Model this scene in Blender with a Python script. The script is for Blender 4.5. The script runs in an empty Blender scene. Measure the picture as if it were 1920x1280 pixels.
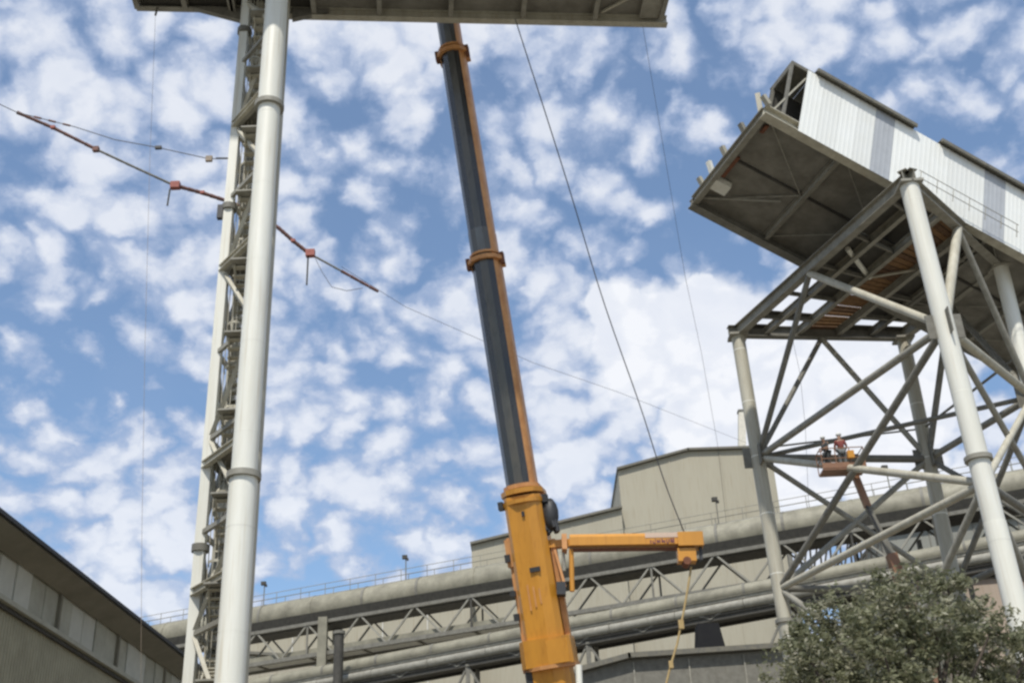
import bpy, math, random
from mathutils import Vector, Matrix
random.seed(7)
R = math.radians
scn = bpy.context.scene
col = scn.collection

# ------------------------------------------------------------------ camera
FPX = 2200.0; CX, CY = 960.0, 640.0
EYE = Vector((0, 0, 1.6))
zen = Vector((770 - CX, CY + 3500, -FPX)).normalized()      # the zenith seen from the lens
fw = Vector((0, 0, -1)); yc = (fw - zen * fw.dot(zen)).normalized(); xc = yc.cross(zen)
ROT = Matrix((xc, yc, zen))                                  # lens -> world
cam = bpy.data.cameras.new('camera'); camo = bpy.data.objects.new('camera', cam); col.objects.link(camo)
camo.matrix_world = Matrix.Translation(EYE) @ ROT.to_4x4()
cam.sensor_width = 36; cam.lens = FPX / 1920 * 36; cam.clip_start = .1; cam.clip_end = 4000
scn.camera = camo

def ray(px, py): return ROT @ Vector(((px - CX) / FPX, (CY - py) / FPX, -1))
def PD(px, py, d): return EYE + ray(px, py) * d
def PY(px, py, y):
    r = ray(px, py); return EYE + r * (y / r.y)
def PZ(px, py, z):
    r = ray(px, py); return EYE + r * ((z - EYE.z) / r.z)
def proj(p):
    q = ROT.transposed() @ (p - EYE); return (CX + q.x / -q.z * FPX, CY - q.y / -q.z * FPX, -q.z)
V = Vector

# ------------------------------------------------------------------ light and sky
SUN_AZ = R(12)      # to the left of straight behind the camera
SUN_EL = R(57)
to_sun = V((-math.sin(SUN_AZ) * math.cos(SUN_EL), -math.cos(SUN_AZ) * math.cos(SUN_EL), math.sin(SUN_EL)))
sl = bpy.data.lights.new('sun', 'SUN'); sl.energy = 4.2; sl.angle = R(1.2); sl.color = (1, .955, .88)
so = bpy.data.objects.new('sun', sl); col.objects.link(so)
so.rotation_euler = to_sun.to_track_quat('Z', 'Y').to_euler()
scn.view_settings.view_transform = 'Standard'; scn.view_settings.look = 'None'
scn.view_settings.exposure = 0; scn.view_settings.gamma = 1; scn.view_settings.use_curve_mapping = False

world = bpy.data.worlds.new('World'); scn.world = world; world.use_nodes = True
nt = world.node_tree; nt.nodes.clear()
def N(t, **k):
    n = nt.nodes.new(t)
    for a, b in k.items(): setattr(n, a, b)
    return n
def L(a, b): nt.links.new(a, b)
def M(op, a, b=None, c=None, clamp=False):
    n = N('ShaderNodeMath', operation=op, use_clamp=clamp)
    for i, v in enumerate((a, b, c)):
        if v is None: continue
        if isinstance(v, (int, float)): n.inputs[i].default_value = v
        else: L(v, n.inputs[i])
    return n.outputs[0]
def VM(op, a, b=None, s=None):
    n = N('ShaderNodeVectorMath', operation=op)
    for i, v in enumerate((a, b)):
        if v is None: continue
        if isinstance(v, (tuple, Vector)): n.inputs[i].default_value = v
        else: L(v, n.inputs[i])
    if s is not None:
        if isinstance(s, (int, float)): n.inputs['Scale'].default_value = s
        else: L(s, n.inputs['Scale'])
    return n
def SS(x, a, b, o0=0., o1=1.):
    n = N('ShaderNodeMapRange', interpolation_type='SMOOTHSTEP')
    L(x, n.inputs[0])
    for i, v in zip((1, 2, 3, 4), (a, b, o0, o1)): n.inputs[i].default_value = v
    return n.outputs[0]
tc = N('ShaderNodeTexCoord'); dirn = VM('NORMALIZE', tc.outputs['Generated']).outputs[0]
sep = N('ShaderNodeSeparateXYZ'); L(dirn, sep.inputs[0])
zz = M('ADD', M('MAXIMUM', sep.outputs[2], 0.0), .62)
flat = N('ShaderNodeCombineXYZ'); L(M('DIVIDE', sep.outputs[0], zz), flat.inputs[0]); L(M('DIVIDE', sep.outputs[1], zz), flat.inputs[1])
P0 = flat.outputs[0]
def noise(vec, sc, det, ro, off=(0, 0, 0), lac=2.):
    n = N('ShaderNodeTexNoise'); n.inputs['Scale'].default_value = sc; n.inputs['Detail'].default_value = det
    n.inputs['Roughness'].default_value = ro; n.inputs['Lacunarity'].default_value = lac
    L(VM('ADD', vec, V(off)).outputs[0], n.inputs['Vector']); return n
warp = noise(P0, 10, 3, .55, (3.1, 7.7, 0))
P1 = VM('ADD', P0, VM('SCALE', VM('SUBTRACT', warp.outputs['Color'], (.5, .5, .5)).outputs[0], s=.085).outputs[0]).outputs[0]
fine = noise(P0, 60, 3, .6, (1, 2, 0))
P2 = VM('ADD', P1, VM('SCALE', VM('SUBTRACT', fine.outputs['Color'], (.5, .5, .5)).outputs[0], s=.022).outputs[0]).outputs[0]
vor = N('ShaderNodeTexVoronoi', feature='SMOOTH_F1'); vor.inputs['Scale'].default_value = 31
vor.inputs['Smoothness'].default_value = .35; L(P2, vor.inputs['Vector'])
vor2 = N('ShaderNodeTexVoronoi', feature='SMOOTH_F1'); vor2.inputs['Scale'].default_value = 62
vor2.inputs['Smoothness'].default_value = .6; L(P2, vor2.inputs['Vector'])
fbm = noise(P1, 13, 7, .58, (5, 1, 0))
det = noise(P2, 46, 6, .68, (8, 3, 0))
big = noise(P0, 4, 3, .5, (2, 9, 0))
# where the sky is clear (negative) and where it is thick (positive): directions read off the photograph
SPOTS = [(110, 770, 210, -.50), (40, 650, 150, -.28), (0, 400, 90, -.40), (300, 830, 120, -.28), (700, 370, 90, -.16), (1180, 260, 95, -.30),
         (1060, 90, 70, -.18), (1400, 470, 130, -.6), (1290, 500, 90, -.30), (1500, 520, 80, -.3), (1740, 160, 130, -.26), (1290, 80, 90, -.2),
         (1880, 240, 110, -.26), (620, 1090, 90, -.36), (760, 1060, 90, -.30), (520, 1120, 80, -.3), (440, 120, 55, -.2), (310, 1050, 45, -.25), (1010, 330, 80, -.15),
         (650, 620, 90, -.14), (860, 860, 60, -.1), (560, 860, 50, -.16), (230, 700, 90, -.3), (1880, 620, 120, -.28), (1400, 150, 70, -.16),
         (680, 70, 120, .42), (250, 130, 130, .18), (200, 440, 190, .24), (110, 290, 150, .18), (120, 530, 120, .16), (90, 1000, 200, .34),
         (270, 960, 120, .26), (720, 990, 120, .24), (1075, 935, 55, .55), (830, 560, 110, .12), (560, 980, 90, .2), (1120, 830, 120, .1), (400, 620, 90, .14),
         (260, 600, 90, .1), (960, 700, 80, .06), (1540, 60, 90, .12), (150, 1080, 220, .3), (500, 960, 200, .16), (900, 930, 200, .14), (300, 880, 90, .12), (1750, 1000, 260, .3), (1300, 1000, 260, .1), (1120, 480, 90, -.2), (1030, 640, 90, -.15), (1800, 820, 160, .1)]
cov = None
for px, py, r, w in SPOTS:
    d = ray(px, py).normalized(); ang = r / FPX
    dd = VM('DOT_PRODUCT', dirn, d).outputs['Value']
    t = M('MULTIPLY', SS(dd, math.cos(ang * 1.7), 1.0), w)
    cov = t if cov is None else M('ADD', cov, t)
puff = M('SUBTRACT', .52, vor.outputs['Distance'])
puff2 = M('SUBTRACT', .5, vor2.outputs['Distance'])
dens = M('ADD', M('ADD', M('MULTIPLY', puff, 2.7), M('MULTIPLY', puff2, .6)), M('MULTIPLY', M('SUBTRACT', fbm.outputs[0], .5), 1.7))
dens = M('ADD', dens, M('MULTIPLY', M('SUBTRACT', big.outputs[0], .5), .5))
dens = M('ADD', M('ADD', M('ADD', dens, cov), M('MULTIPLY', M('SUBTRACT', det.outputs[0], .5), 1.1)), .38)
veil = SS(dens, -.45, .72, .12, 1.)
cl = M('MAXIMUM', M('MULTIPLY', veil, .9), M('MULTIPLY', SS(big.outputs[0], .3, .7), .16))
# the one thick cumulus behind the conveyor tower, with a crisp upper edge
wd = VM('ADD', dirn, VM('SCALE', VM('SUBTRACT', noise(P0, 16, 5, .6, (9, 9, 0)).outputs['Color'], (.5, .5, .5)).outputs[0], s=.05).outputs[0]).outputs[0]
wd = VM('NORMALIZE', wd).outputs[0]
cum = None
for px, py, r in [(1215, 650, 125), (1150, 575, 62), (1330, 640, 125), (1320, 575, 60), (1440, 700, 160), (1570, 720, 150), (1690, 740, 130), (1520, 600, 95), (1640, 640, 110), (1660, 860, 120), (1330, 790, 100), (1500, 850, 110)]:
    d = ray(px, py).normalized(); a = r / FPX
    t = SS(VM('DOT_PRODUCT', wd, d).outputs['Value'], math.cos(a * 1.12), math.cos(a * .78))
    cum = t if cum is None else M('MAXIMUM', cum, t)
cl = M('MAXIMUM', cl, cum, clamp=True)
sky = N('ShaderNodeTexSky', sky_type='NISHITA'); sky.sun_disc = False
sky.sun_elevation = SUN_EL; sky.sun_rotation = math.atan2(to_sun.x, to_sun.y)
sky.air_density = 1.0; sky.dust_density = .6; sky.ozone_density = 1.6
shade = M('ADD', M('ADD', M('MULTIPLY', SS(dens, .1, 1.5, 0, .85), M('SUBTRACT', 1., M('MULTIPLY', cum, .62))), M('MULTIPLY', cum, .78)), M('MULTIPLY', M('SUBTRACT', noise(P1, 20, 4, .6, (4, 4, 0)).outputs[0], .5), .5), clamp=True)
cc = N('ShaderNodeMix', data_type='RGBA'); L(shade, cc.inputs[0])
cc.inputs[6].default_value = (3.0, 3.6, 4.9, 1); cc.inputs[7].default_value = (6.1, 6.25, 6.6, 1)
mx = N('ShaderNodeMix', data_type='RGBA'); L(cl, mx.inputs[0]); L(cc.outputs[2], mx.inputs[7])
tint = N('ShaderNodeMix', data_type='RGBA', blend_type='MULTIPLY'); tint.inputs[0].default_value = 1
L(sky.outputs[0], tint.inputs[6]); tint.inputs[7].default_value = (1.0, 1.1, 1.13, 1)
L(tint.outputs[2], mx.inputs[6])
bg = N('ShaderNodeBackground'); bg.inputs[1].default_value = .15; L(mx.outputs[2], bg.inputs[0])
wo = N('ShaderNodeOutputWorld'); L(bg.outputs[0], wo.inputs[0])
world.cycles.sampling_method = 'MANUAL'; world.cycles.sample_map_resolution = 512

# ------------------------------------------------------------------ materials
MATS = {}
def mat(name, c, c2=None, rough=.6, metal=0., scale=3., bump=.0, bscale=40., streak=False, spec=.5, trans=0., amount=.5, coat=0.):
    m = bpy.data.materials.new(name); m.use_nodes = True; t = m.node_tree; ns = t.nodes; lk = t.links
    b = ns['Principled BSDF']; b.inputs['Roughness'].default_value = rough; b.inputs['Metallic'].default_value = metal
    b.inputs['Specular IOR Level'].default_value = spec; b.inputs['Coat Weight'].default_value = coat
    g = ns.new('ShaderNodeNewGeometry'); mp = ns.new('ShaderNodeMapping'); lk.new(g.outputs['Position'], mp.inputs[0])
    mp.inputs['Scale'].default_value = (1, 1, .13) if streak else (1, 1, 1)
    n = ns.new('ShaderNodeTexNoise'); n.inputs['Scale'].default_value = scale; n.inputs['Detail'].default_value = 6; n.inputs['Roughness'].default_value = .65
    lk.new(mp.outputs[0], n.inputs[0])
    r = ns.new('ShaderNodeMapRange'); r.inputs[1].default_value = .5 - .22; r.inputs[2].default_value = .5 + .25; lk.new(n.outputs[0], r.inputs[0])
    mm = ns.new('ShaderNodeMath'); mm.operation = 'MULTIPLY'; mm.inputs[1].default_value = amount * 2; mm.use_clamp = True; lk.new(r.outputs[0], mm.inputs[0])
    x = ns.new('ShaderNodeMix'); x.data_type = 'RGBA'; lk.new(mm.outputs[0], x.inputs[0])
    x.inputs[6].default_value = (*c, 1); x.inputs[7].default_value = (*(c2 or tuple(v * .72 for v in c)), 1)
    csock = x.outputs[2]
    if streak:
        mp2 = ns.new('ShaderNodeMapping'); lk.new(g.outputs['Position'], mp2.inputs[0]); mp2.inputs['Scale'].default_value = (7, 7, .22)
        ns2 = ns.new('ShaderNodeTexNoise'); ns2.inputs['Scale'].default_value = 1.3; ns2.inputs['Detail'].default_value = 5; lk.new(mp2.outputs[0], ns2.inputs[0])
        r2_ = ns.new('ShaderNodeMapRange'); r2_.inputs[1].default_value = .54; r2_.inputs[2].default_value = .74; r2_.inputs[4].default_value = .5; lk.new(ns2.outputs[0], r2_.inputs[0])
        x2 = ns.new('ShaderNodeMix'); x2.data_type = 'RGBA'; lk.new(r2_.outputs[0], x2.inputs[0]); lk.new(csock, x2.inputs[6]); x2.inputs[7].default_value = (c[0] * .62, c[1] * .52, c[2] * .40, 1); csock = x2.outputs[2]
    oi = ns.new('ShaderNodeObjectInfo'); vr = ns.new('ShaderNodeMapRange'); vr.inputs[3].default_value = .93; vr.inputs[4].default_value = 1.05; lk.new(oi.outputs['Random'], vr.inputs[0])
    x3 = ns.new('ShaderNodeVectorMath'); x3.operation = 'SCALE'; lk.new(csock, x3.inputs[0]); lk.new(vr.outputs[0], x3.inputs['Scale']); csock = x3.outputs[0]
    lk.new(csock, b.inputs['Base Color'])
    rr = ns.new('ShaderNodeMapRange'); rr.inputs[3].default_value = rough - .1; rr.inputs[4].default_value = min(1, rough + .15); lk.new(n.outputs[0], rr.inputs[0]); lk.new(rr.outputs[0], b.inputs['Roughness'])
    if bump:
        n2 = ns.new('ShaderNodeTexNoise'); n2.inputs['Scale'].default_value = bscale; n2.inputs['Detail'].default_value = 4; lk.new(g.outputs['Position'], n2.inputs[0])
        bu = ns.new('ShaderNodeBump'); bu.inputs['Strength'].default_value = bump; bu.inputs['Distance'].default_value = .02
        lk.new(n2.outputs[0], bu.inputs['Height']); lk.new(bu.outputs[0], b.inputs['Normal'])
    if trans: b.inputs['Transmission Weight'].default_value = trans
    MATS[name] = m; return m
mat('tube_white', (.78, .775, .70), (.63, .61, .51), .45, scale=1.5, streak=True, amount=.45)
mat('steel_pale', (.52, .495, .40), (.36, .335, .26), .55, scale=2.2, streak=True, amount=.6)
mat('steel_grey', (.325, .312, .26), (.20, .187, .15), .6, scale=2.5, amount=.55)
mat('steel_dull', (.215, .205, .17), (.135, .127, .103), .65, scale=2.5, amount=.6)
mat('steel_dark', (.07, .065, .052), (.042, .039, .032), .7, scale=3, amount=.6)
mat('deck_plate', (.25, .238, .20), (.15, .14, .115), .75, scale=1.1, amount=.65)
mat('cladding_white', (.84, .85, .81), (.77, .77, .71), .5, scale=.8, amount=.4)
mat('cladding_grey', (.45, .47, .49), (.38, .395, .41), .5, scale=2, amount=.5)
mat('roof_dark', (.10, .10, .09), (.2, .18, .13), .7, scale=5, amount=.5)
mat('board', (.27, .15, .06), (.15, .08, .035), .8, scale=6, amount=.6)
mat('board_old', (.19, .11, .055), (.08, .04, .02), .85, scale=6, amount=.6)
mat('rust', (.22, .085, .04), (.12, .05, .03), .85, scale=5)
mat('crane_yellow', (.62, .28, .03), (.46, .20, .02), .42, scale=1.4, streak=True, amount=.45, coat=.15)
mat('crane_orange', (.66, .33, .12), (.42, .18, .06), .5, scale=2, amount=.5)
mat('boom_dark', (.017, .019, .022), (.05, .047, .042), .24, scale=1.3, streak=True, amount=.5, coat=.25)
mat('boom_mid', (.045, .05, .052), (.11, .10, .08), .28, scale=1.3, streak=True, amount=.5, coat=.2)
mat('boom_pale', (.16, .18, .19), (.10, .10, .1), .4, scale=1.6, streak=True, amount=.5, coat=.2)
mat('soot', (.012, .012, .014), (.02, .02, .02), .9, spec=.15)
mat('black', (.022, .023, .026), (.04, .04, .04), .55)
mat('beige_clad', (.42, .385, .29), (.36, .33, .25), .75, scale=.25, streak=True, amount=.5)
mat('beige_pale', (.42, .385, .30), (.36, .33, .255), .75, scale=.3, streak=True, amount=.5)
mat('grey_clad', (.27, .27, .235), (.21, .21, .18), .75, scale=.3, streak=True, amount=.5)
mat('pink_clad', (.44, .36, .29), (.34, .28, .22), .8, scale=.4, streak=True, amount=.5)
mat('white_trim', (.70, .69, .64), (.55, .54, .48), .6)
mat('pipe_beige', (.31, .29, .215), (.17, .158, .115), .6, scale=.8, amount=.6)
mat('chimney_pale', (.68, .64, .54), None, .7)
mat('shed_wall', (.40, .37, .26), (.31, .285, .20), .75, scale=1.3, amount=.6)
mat('shed_panel', (.42, .41, .32), (.32, .305, .235), .6, scale=1.4, amount=.6)
mat('shed_panel_light', (.52, .51, .43), (.42, .41, .34), .5, scale=1.4, amount=.5)
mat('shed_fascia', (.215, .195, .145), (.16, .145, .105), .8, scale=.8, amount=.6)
mat('ground', (.25, .235, .195), (.18, .165, .135), .95, scale=.2, bump=.4)
mat('leaf', (.27, .27, .16), (.19, .195, .11), .6, scale=.9, amount=.8)
mat('leaf_dark', (.20, .205, .12), (.14, .15, .08), .6, scale=.9, amount=.7)
mat('leaf_pale', (.38, .37, .27), (.28, .27, .18), .6, scale=.9, amount=.6)
mat('bark', (.13, .105, .08), (.07, .055, .045), .95, scale=8, bump=.8)
mat('red', (.34, .08, .055), (.22, .06, .04), .6)
mat('cable_brown', (.20, .085, .06), (.08, .05, .045), .7)
mat('wire', (.10, .10, .105), None, .6)
mat('rope', (.32, .26, .2), None, .9)
mat('rope_yellow', (.44, .33, .15), (.33, .22, .09), .8)
mat('cloth_red', (.22, .055, .045), (.15, .04, .035), .9)
mat('cloth_dark', (.05, .055, .055), None, .9)
mat('cloth_grey', (.16, .17, .17), None, .9)
mat('skin', (.30, .17, .11), None, .6)
mat('hat_white', (.68, .68, .64), None, .4)
mat('hair', (.03, .022, .018), None, .7)
mat('lift_orange', (.26, .13, .065), (.19, .095, .05), .5, coat=.2)
mat('tyre', (.02, .02, .02), None, .8)
mat('sticker_text', (.16, .035, .055), (.10, .03, .05), .6)
mat('sticker_pale', (.62, .45, .33), (.5, .38, .3), .5)

# ------------------------------------------------------------------ mesh builder
def frame(d, up=V((0, 0, 1))):
    d = d.normalized(); s = d.cross(up)
    if s.length < 1e-4: s = d.cross(V((0, 1, 0)))
    s.normalize(); return s, s.cross(d)          # side, up
class MB:
    def __init__(s): s.v = []; s.f = []; s.m = []; s.sm = []
    def add(s, vs, fs, m=0, smooth=False):
        b = len(s.v); s.v += [tuple(v) for v in vs]
        for f in fs: s.f.append(tuple(b + i for i in f)); s.m.append(m); s.sm.append(smooth)
        return s
    def prof(s, p0, p1, pts, up=V((0, 0, 1)), m=0, caps=True, pts1=None, smooth=False, mf=None):
        p0, p1 = V(p0), V(p1); a, b = frame(p1 - p0, V(up)); n = len(pts); q = pts1 or pts
        vs = [p0 + a * x + b * y for x, y in pts] + [p1 + a * x + b * y for x, y in q]
        for i in range(n):
            j = (i + 1) % n; k = mf[i] if mf else m
            s.add([vs[i], vs[j], vs[n + j], vs[n + i]], [(0, 1, 2, 3)], k)
            s.sm[-1] = smooth
        if caps: s.add(vs[:n], [tuple(range(n - 1, -1, -1))], m); s.add(vs[n:], [tuple(range(n))], m)
        return s
    def tube(s, p0, p1, r, r1=None, seg=12, m=0, caps=True):
        p0, p1 = V(p0), V(p1); r1 = r if r1 is None else r1; a, b = frame(p1 - p0)
        c = [(math.cos(2 * math.pi * i / seg), math.sin(2 * math.pi * i / seg)) for i in range(seg)]
        vs = [p0 + (a * x + b * y) * r for x, y in c] + [p1 + (a * x + b * y) * r1 for x, y in c]
        s.add(vs, [(i, (i + 1) % seg, seg + (i + 1) % seg, seg + i) for i in range(seg)], m, True)
        if caps: s.add(vs[:seg], [tuple(range(seg - 1, -1, -1))], m); s.add(vs[seg:], [tuple(range(seg))], m)
        return s
    def beam(s, p0, p1, w, h, up=V((0, 0, 1)), t=.03, m=0):          # I section
        a, b = w / 2, h / 2; k = t / 2
        return s.prof(p0, p1, [(-a, -b), (a, -b), (a, -b + t), (k, -b + t), (k, b - t), (a, b - t), (a, b), (-a, b), (-a, b - t), (-k, b - t), (-k, -b + t), (-a, -b + t)], up, m)
    def bar(s, p0, p1, w, h, up=V((0, 0, 1)), m=0):
        a, b = w / 2, h / 2
        return s.prof(p0, p1, [(-a, -b), (a, -b), (a, b), (-a, b)], up, m)
    def box(s, c, sx, sy, sz, ex=V((1, 0, 0)), ey=V((0, 1, 0)), ez=V((0, 0, 1)), m=0):
        c = V(c); vs = [c + ex * (sx / 2 * i) + ey * (sy / 2 * j) + ez * (sz / 2 * k) for i in (-1, 1) for j in (-1, 1) for k in (-1, 1)]
        return s.add(vs, [(0, 1, 3, 2), (4, 6, 7, 5), (0, 4, 5, 1), (2, 3, 7, 6), (0, 2, 6, 4), (1, 5, 7, 3)], m)
    def slab(s, q, th, m=0):                                          # four corners and a thickness downwards along the normal
        q = [V(p) for p in q]; n = (q[1] - q[0]).cross(q[-1] - q[0]).normalized() * th; k = len(q)
        vs = q + [p + n for p in q]
        return s.add(vs, [tuple(range(k - 1, -1, -1)), tuple(range(k, 2 * k))] + [(i, (i + 1) % k, k + (i + 1) % k, k + i) for i in range(k)], m)
    def ball(s, c, r, m=0, seg=8, sq=(1, 1, 1)):
        c = V(c); vs = [c + V((0, 0, r * sq[2]))]; fs = []
        for i in range(1, seg // 2 + 2):
            th = math.pi * i / (seg // 2 + 2)
            for j in range(seg): ph = 2 * math.pi * j / seg; vs.append(c + V((r * sq[0] * math.sin(th) * math.cos(ph), r * sq[1] * math.sin(th) * math.sin(ph), r * sq[2] * math.cos(th))))
        vs.append(c - V((0, 0, r * sq[2]))); k = seg // 2 + 1
        for j in range(seg): fs.append((0, 1 + j, 1 + (j + 1) % seg)); fs.append((len(vs) - 1, 1 + (k - 1) * seg + (j + 1) % seg, 1 + (k - 1) * seg + j))
        for i in range(k - 1):
            for j in range(seg): a = 1 + i * seg + j; b = 1 + i * seg + (j + 1) % seg; fs.append((a, a + seg, b + seg, b))
        return s.add(vs, fs, m, True)
    def build(s, name, mats, parent=None, bevel=0):
        mats = [mats] if isinstance(mats, str) else mats
        off = V((0, 0, 0)); p = parent
        while p is not None: off += p.location; p = p.parent
        me = bpy.data.meshes.new(name); me.from_pydata([V(v) - off for v in s.v], [], s.f)
        for k in mats: me.materials.append(MATS[k])
        me.polygons.foreach_set('material_index', s.m); me.polygons.foreach_set('use_smooth', s.sm); me.update()
        o = bpy.data.objects.new(name, me); col.objects.link(o)
        if parent is not None: o.parent = parent
        return o
def tag(o, label=None, cat=None, group=None, kind=None):
    for k, v in (('label', label), ('category', cat), ('group', group), ('kind', kind)):
        if v: o[k] = v
    return o
def thing(name, label, cat, loc, group=None):
    o = bpy.data.objects.new(name, None); col.objects.link(o); o.location = loc; o.empty_display_size = .2
    return tag(o, label, cat, group)
def dup(root, loc, label=None):
    r = root.copy(); col.objects.link(r); r.location = loc
    if label: r['label'] = label
    for ch in root.children:
        c = ch.copy(); col.objects.link(c); c.parent = r
        for g in ch.children: d = g.copy(); col.objects.link(d); d.parent = c
    return r
def lerp(a, b, t): return a + (b - a) * t
def G(p): return V((p.x, p.y, 0))

# ------------------------------------------------------------------ ground
g = MB(); S = 1500
g.add([(-S, -S, 0), (S, -S, 0), (S, S, 0), (-S, S, 0)], [(0, 1, 2, 3)])
tag(g.build('ground', 'ground'), kind='structure')

# ------------------------------------------------------------------ conveyor tower on the right
ZT, ZM, ZL = 31.6, 24.2, 17.3
nodes = {}
A = PZ(1382, 622, ZT); B = PZ(1702, 338, ZT); Cc = PZ(1692, 628, ZT); D = PZ(1874, 492, ZT)
def leg_pt(top, px, py, z):       # a slight batter, read from one lower pixel
    q = PY(px, py, top.y); k = (q.x - top.x) / (q.z - top.z); return V((top.x + k * (z - top.z), top.y, z))
bat = {'A': (A, 1468, 1140), 'B': (B, 1903, 1130), 'C': (Cc, 1783, 1060), 'D': (D, 1935, 740)}
def leg(k, z): return leg_pt(*bat[k], z)
tw = thing('conveyor_tower', 'grey braced steel trestle tower carrying the white conveyor gallery above the tree', 'steel tower', G(lerp(A, D, .5)))
RL = {'A': .36, 'B': .41, 'C': .36, 'D': .36}
for k in 'ABCD':
    m = 'tube_white' if k in 'BD' else 'steel_pale'
    lo = MB().tube(leg(k, 0), leg(k, ZL - 1.6), RL[k] * 1.04, seg=20); o1 = lo.build('leg', m, tw)
    MB().tube(leg(k, ZL - 1.6), leg(k, ZT - .3), RL[k], seg=20).build('leg', m, tw)
    for z in ((ZL + 1.0,) if k == 'B' else (ZL - 1.6,)):
        c = leg(k, z); MB().tube(c - V((0, 0, .09)), c + V((0, 0, .09)), RL[k] * 1.32, seg=20).build('flange', 'steel_grey', tw)
    z = 2.5
    while z < ZT - 1:
        MB().tube(leg(k, z), leg(k, z + .05), RL[k] * (1.04 if z < ZL - 1.6 else 1) + .0025, seg=20).build('weld_seam', 'tube_white', tw); z += 3.1
    c = leg(k, ZT - .3); MB().box(c, 1.0, 1.0, .12).build('cap_plate', 'steel_grey', tw)
    c = leg(k, ZM); f = MB()
    f.box(c, 1.5, .05, 1.1); f.box(c, .05, 1.5, 1.1); f.build('gusset_plate', 'steel_dull', tw)
pale = 'steel_pale'
def member(p, q, r=.15, m='steel_grey', name='brace'): return MB().tube(p, q, r, seg=12).build(name, m, tw)  # member tones paint in lit and shaded looks of one pale paint
top = {k: V(leg(k, ZT)) for k in 'ABCD'}
def H_(a, b, z, w=.36, h=.5, m='steel_grey'): return MB().beam(leg(a, z), leg(b, z), w, h).build('beam', m, tw)
up_ = V((0, 0, 1))
for a, b in ('AB', 'BD', 'DC', 'CA'):
    pa, pb = top[a], top[b]; d = (pb - pa).normalized() * .5
    MB().beam(pa - d, pb + d, .42, .62).build('beam', 'steel_grey' if a + b != 'CA' else 'steel_dull', tw)
for a, b, r, m in (('A', 'B', .17, 'steel_grey'), ('A', 'C', .2, 'steel_dull'), ('C', 'D', .17, 'steel_grey'), ('B', 'D', .19, 'steel_pale'), ('A', 'D', .12, 'steel_dull')):
    member(leg(a, ZM), leg(b, ZM), r, m, 'strut')
for a, b in (('A', 'B'), ('A', 'C'), ('B', 'D'), ('C', 'D')): member(leg(a, ZL), leg(b, ZL), .17, 'steel_pale' if a + b == 'AB' else 'steel_dull', 'strut')
def inverted_v(a, b, m1, m2, r1=.15, r2=.15, f=.5):
    k = lerp(top[a], top[b], f) - V((0, 0, .3)); member(leg(a, ZM), k, r1, m1); member(k, leg(b, ZM), r2, m2)
inverted_v('A', 'B', 'steel_dull', 'steel_pale', .15, .18, .47)
inverted_v('A', 'C', 'steel_dull', 'steel_grey', .14, .15)
inverted_v('B', 'D', 'steel_pale', 'steel_grey', .22, .15)
inverted_v('C', 'D', 'steel_dull', 'steel_dull', .17, .15)
for a, b, m1, m2 in (('A', 'B', 'steel_pale', 'steel_dull'), ('A', 'C', 'steel_grey', 'steel_grey'), ('B', 'D', 'steel_grey', 'steel_pale'), ('C', 'D', 'steel_dull', 'steel_dull')):
    member(leg(a, ZM), leg(b, ZL), .17 if m1 == 'steel_pale' else .14, m1); member(leg(b, ZM), leg(a, ZL), .17 if b == 'B' else .15, m2)
    member(leg(a, ZL), leg(b, 6), .15, 'steel_grey'); member(leg(b, ZL), leg(a, 6), .15, 'steel_grey'); member(leg(a, 6), leg(b, 6), .15, 'steel_grey', 'strut')
# joists and boards of the top floor
def topf(f, g_, dz=0.): return lerp(lerp(top['A'], top['C'], f), lerp(top['B'], top['D'], f), g_) + V((0, 0, dz))
for f in (.17, .36, .60, .80):
    MB().beam(topf(f, .0, .05), topf(f, 1., .05), .26, .42).build('joist', 'steel_grey' if f < .7 else 'steel_dull', tw)
for gg in (.12, .30, .5, .7, .9): MB().beam(topf(.0, gg, .05), topf(.36, gg, .05), .14, .2).build('joist', 'steel_dull', tw)
for gg in (.2, .42, .64, .86): MB().beam(topf(.60, gg, .0), topf(1., gg, .0), .14, .22).build('joist', 'steel_dull', tw)
nb = 30
for i in range(nb):
    a, b = i / nb + .0015, (i + 1) / nb - .003 - random.random() * .003
    dz = .32 + random.uniform(-.02, .02)
    MB().slab([topf(.37, a, dz), topf(.595, a, dz), topf(.595, b, dz), topf(.37, b, dz)], .05).build('board', 'board' if random.random() < .6 else 'board_old', tw)
for f0, f1, g0, g1 in ((.615, .99, .0, .055), (.02, .16, .0, .03), (.02, .35, .11, .14), (.62, .79, .12, .42), (.62, .79, .43, .98), (.81, .98, .13, .5), (.81, .98, .52, .98), (.02, .16, .40, .7), (.02, .16, .71, .95), (.18, .35, .28, .5), (.18, .35, .52, .72)):
    MB().slab([topf(f0, g0, .3), topf(f1, g0, .3), topf(f1, g1, .3), topf(f0, g1, .3)], .04).build('floor_plate', 'steel_dark', tw)
member(topf(.1, .62, .1), topf(.4, .5, .1), .13, 'tube_white', 'conduit')
member(topf(.4, .5, .1), topf(.62, .66, .1), .07, 'steel_pale', 'conduit')
rail = MB()
for a, b in ('AB', 'CA'):
    for z in (.55, 1.05, 1.5):
        rail.tube(top[a] + V((0, 0, z)), top[b] + V((0, 0, z)), .025, seg=6)
    for i in range(9): p = lerp(top[a], top[b], i / 8); rail.tube(p + V((0, 0, .2)), p + V((0, 0, 1.5)), .025, seg=6)
for a, b in (('A', 'C'), ):
    pass
# gallery rails seen low between the legs
member(leg('A', ZM + .5), leg('C', ZM + 1.9) + V((.1, .4, 0)), .05, 'steel_dull', 'rail')
member(leg('C', ZM + 1.7), leg('D', ZM + 2.3), .07, 'steel_dull', 'rail')

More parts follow.
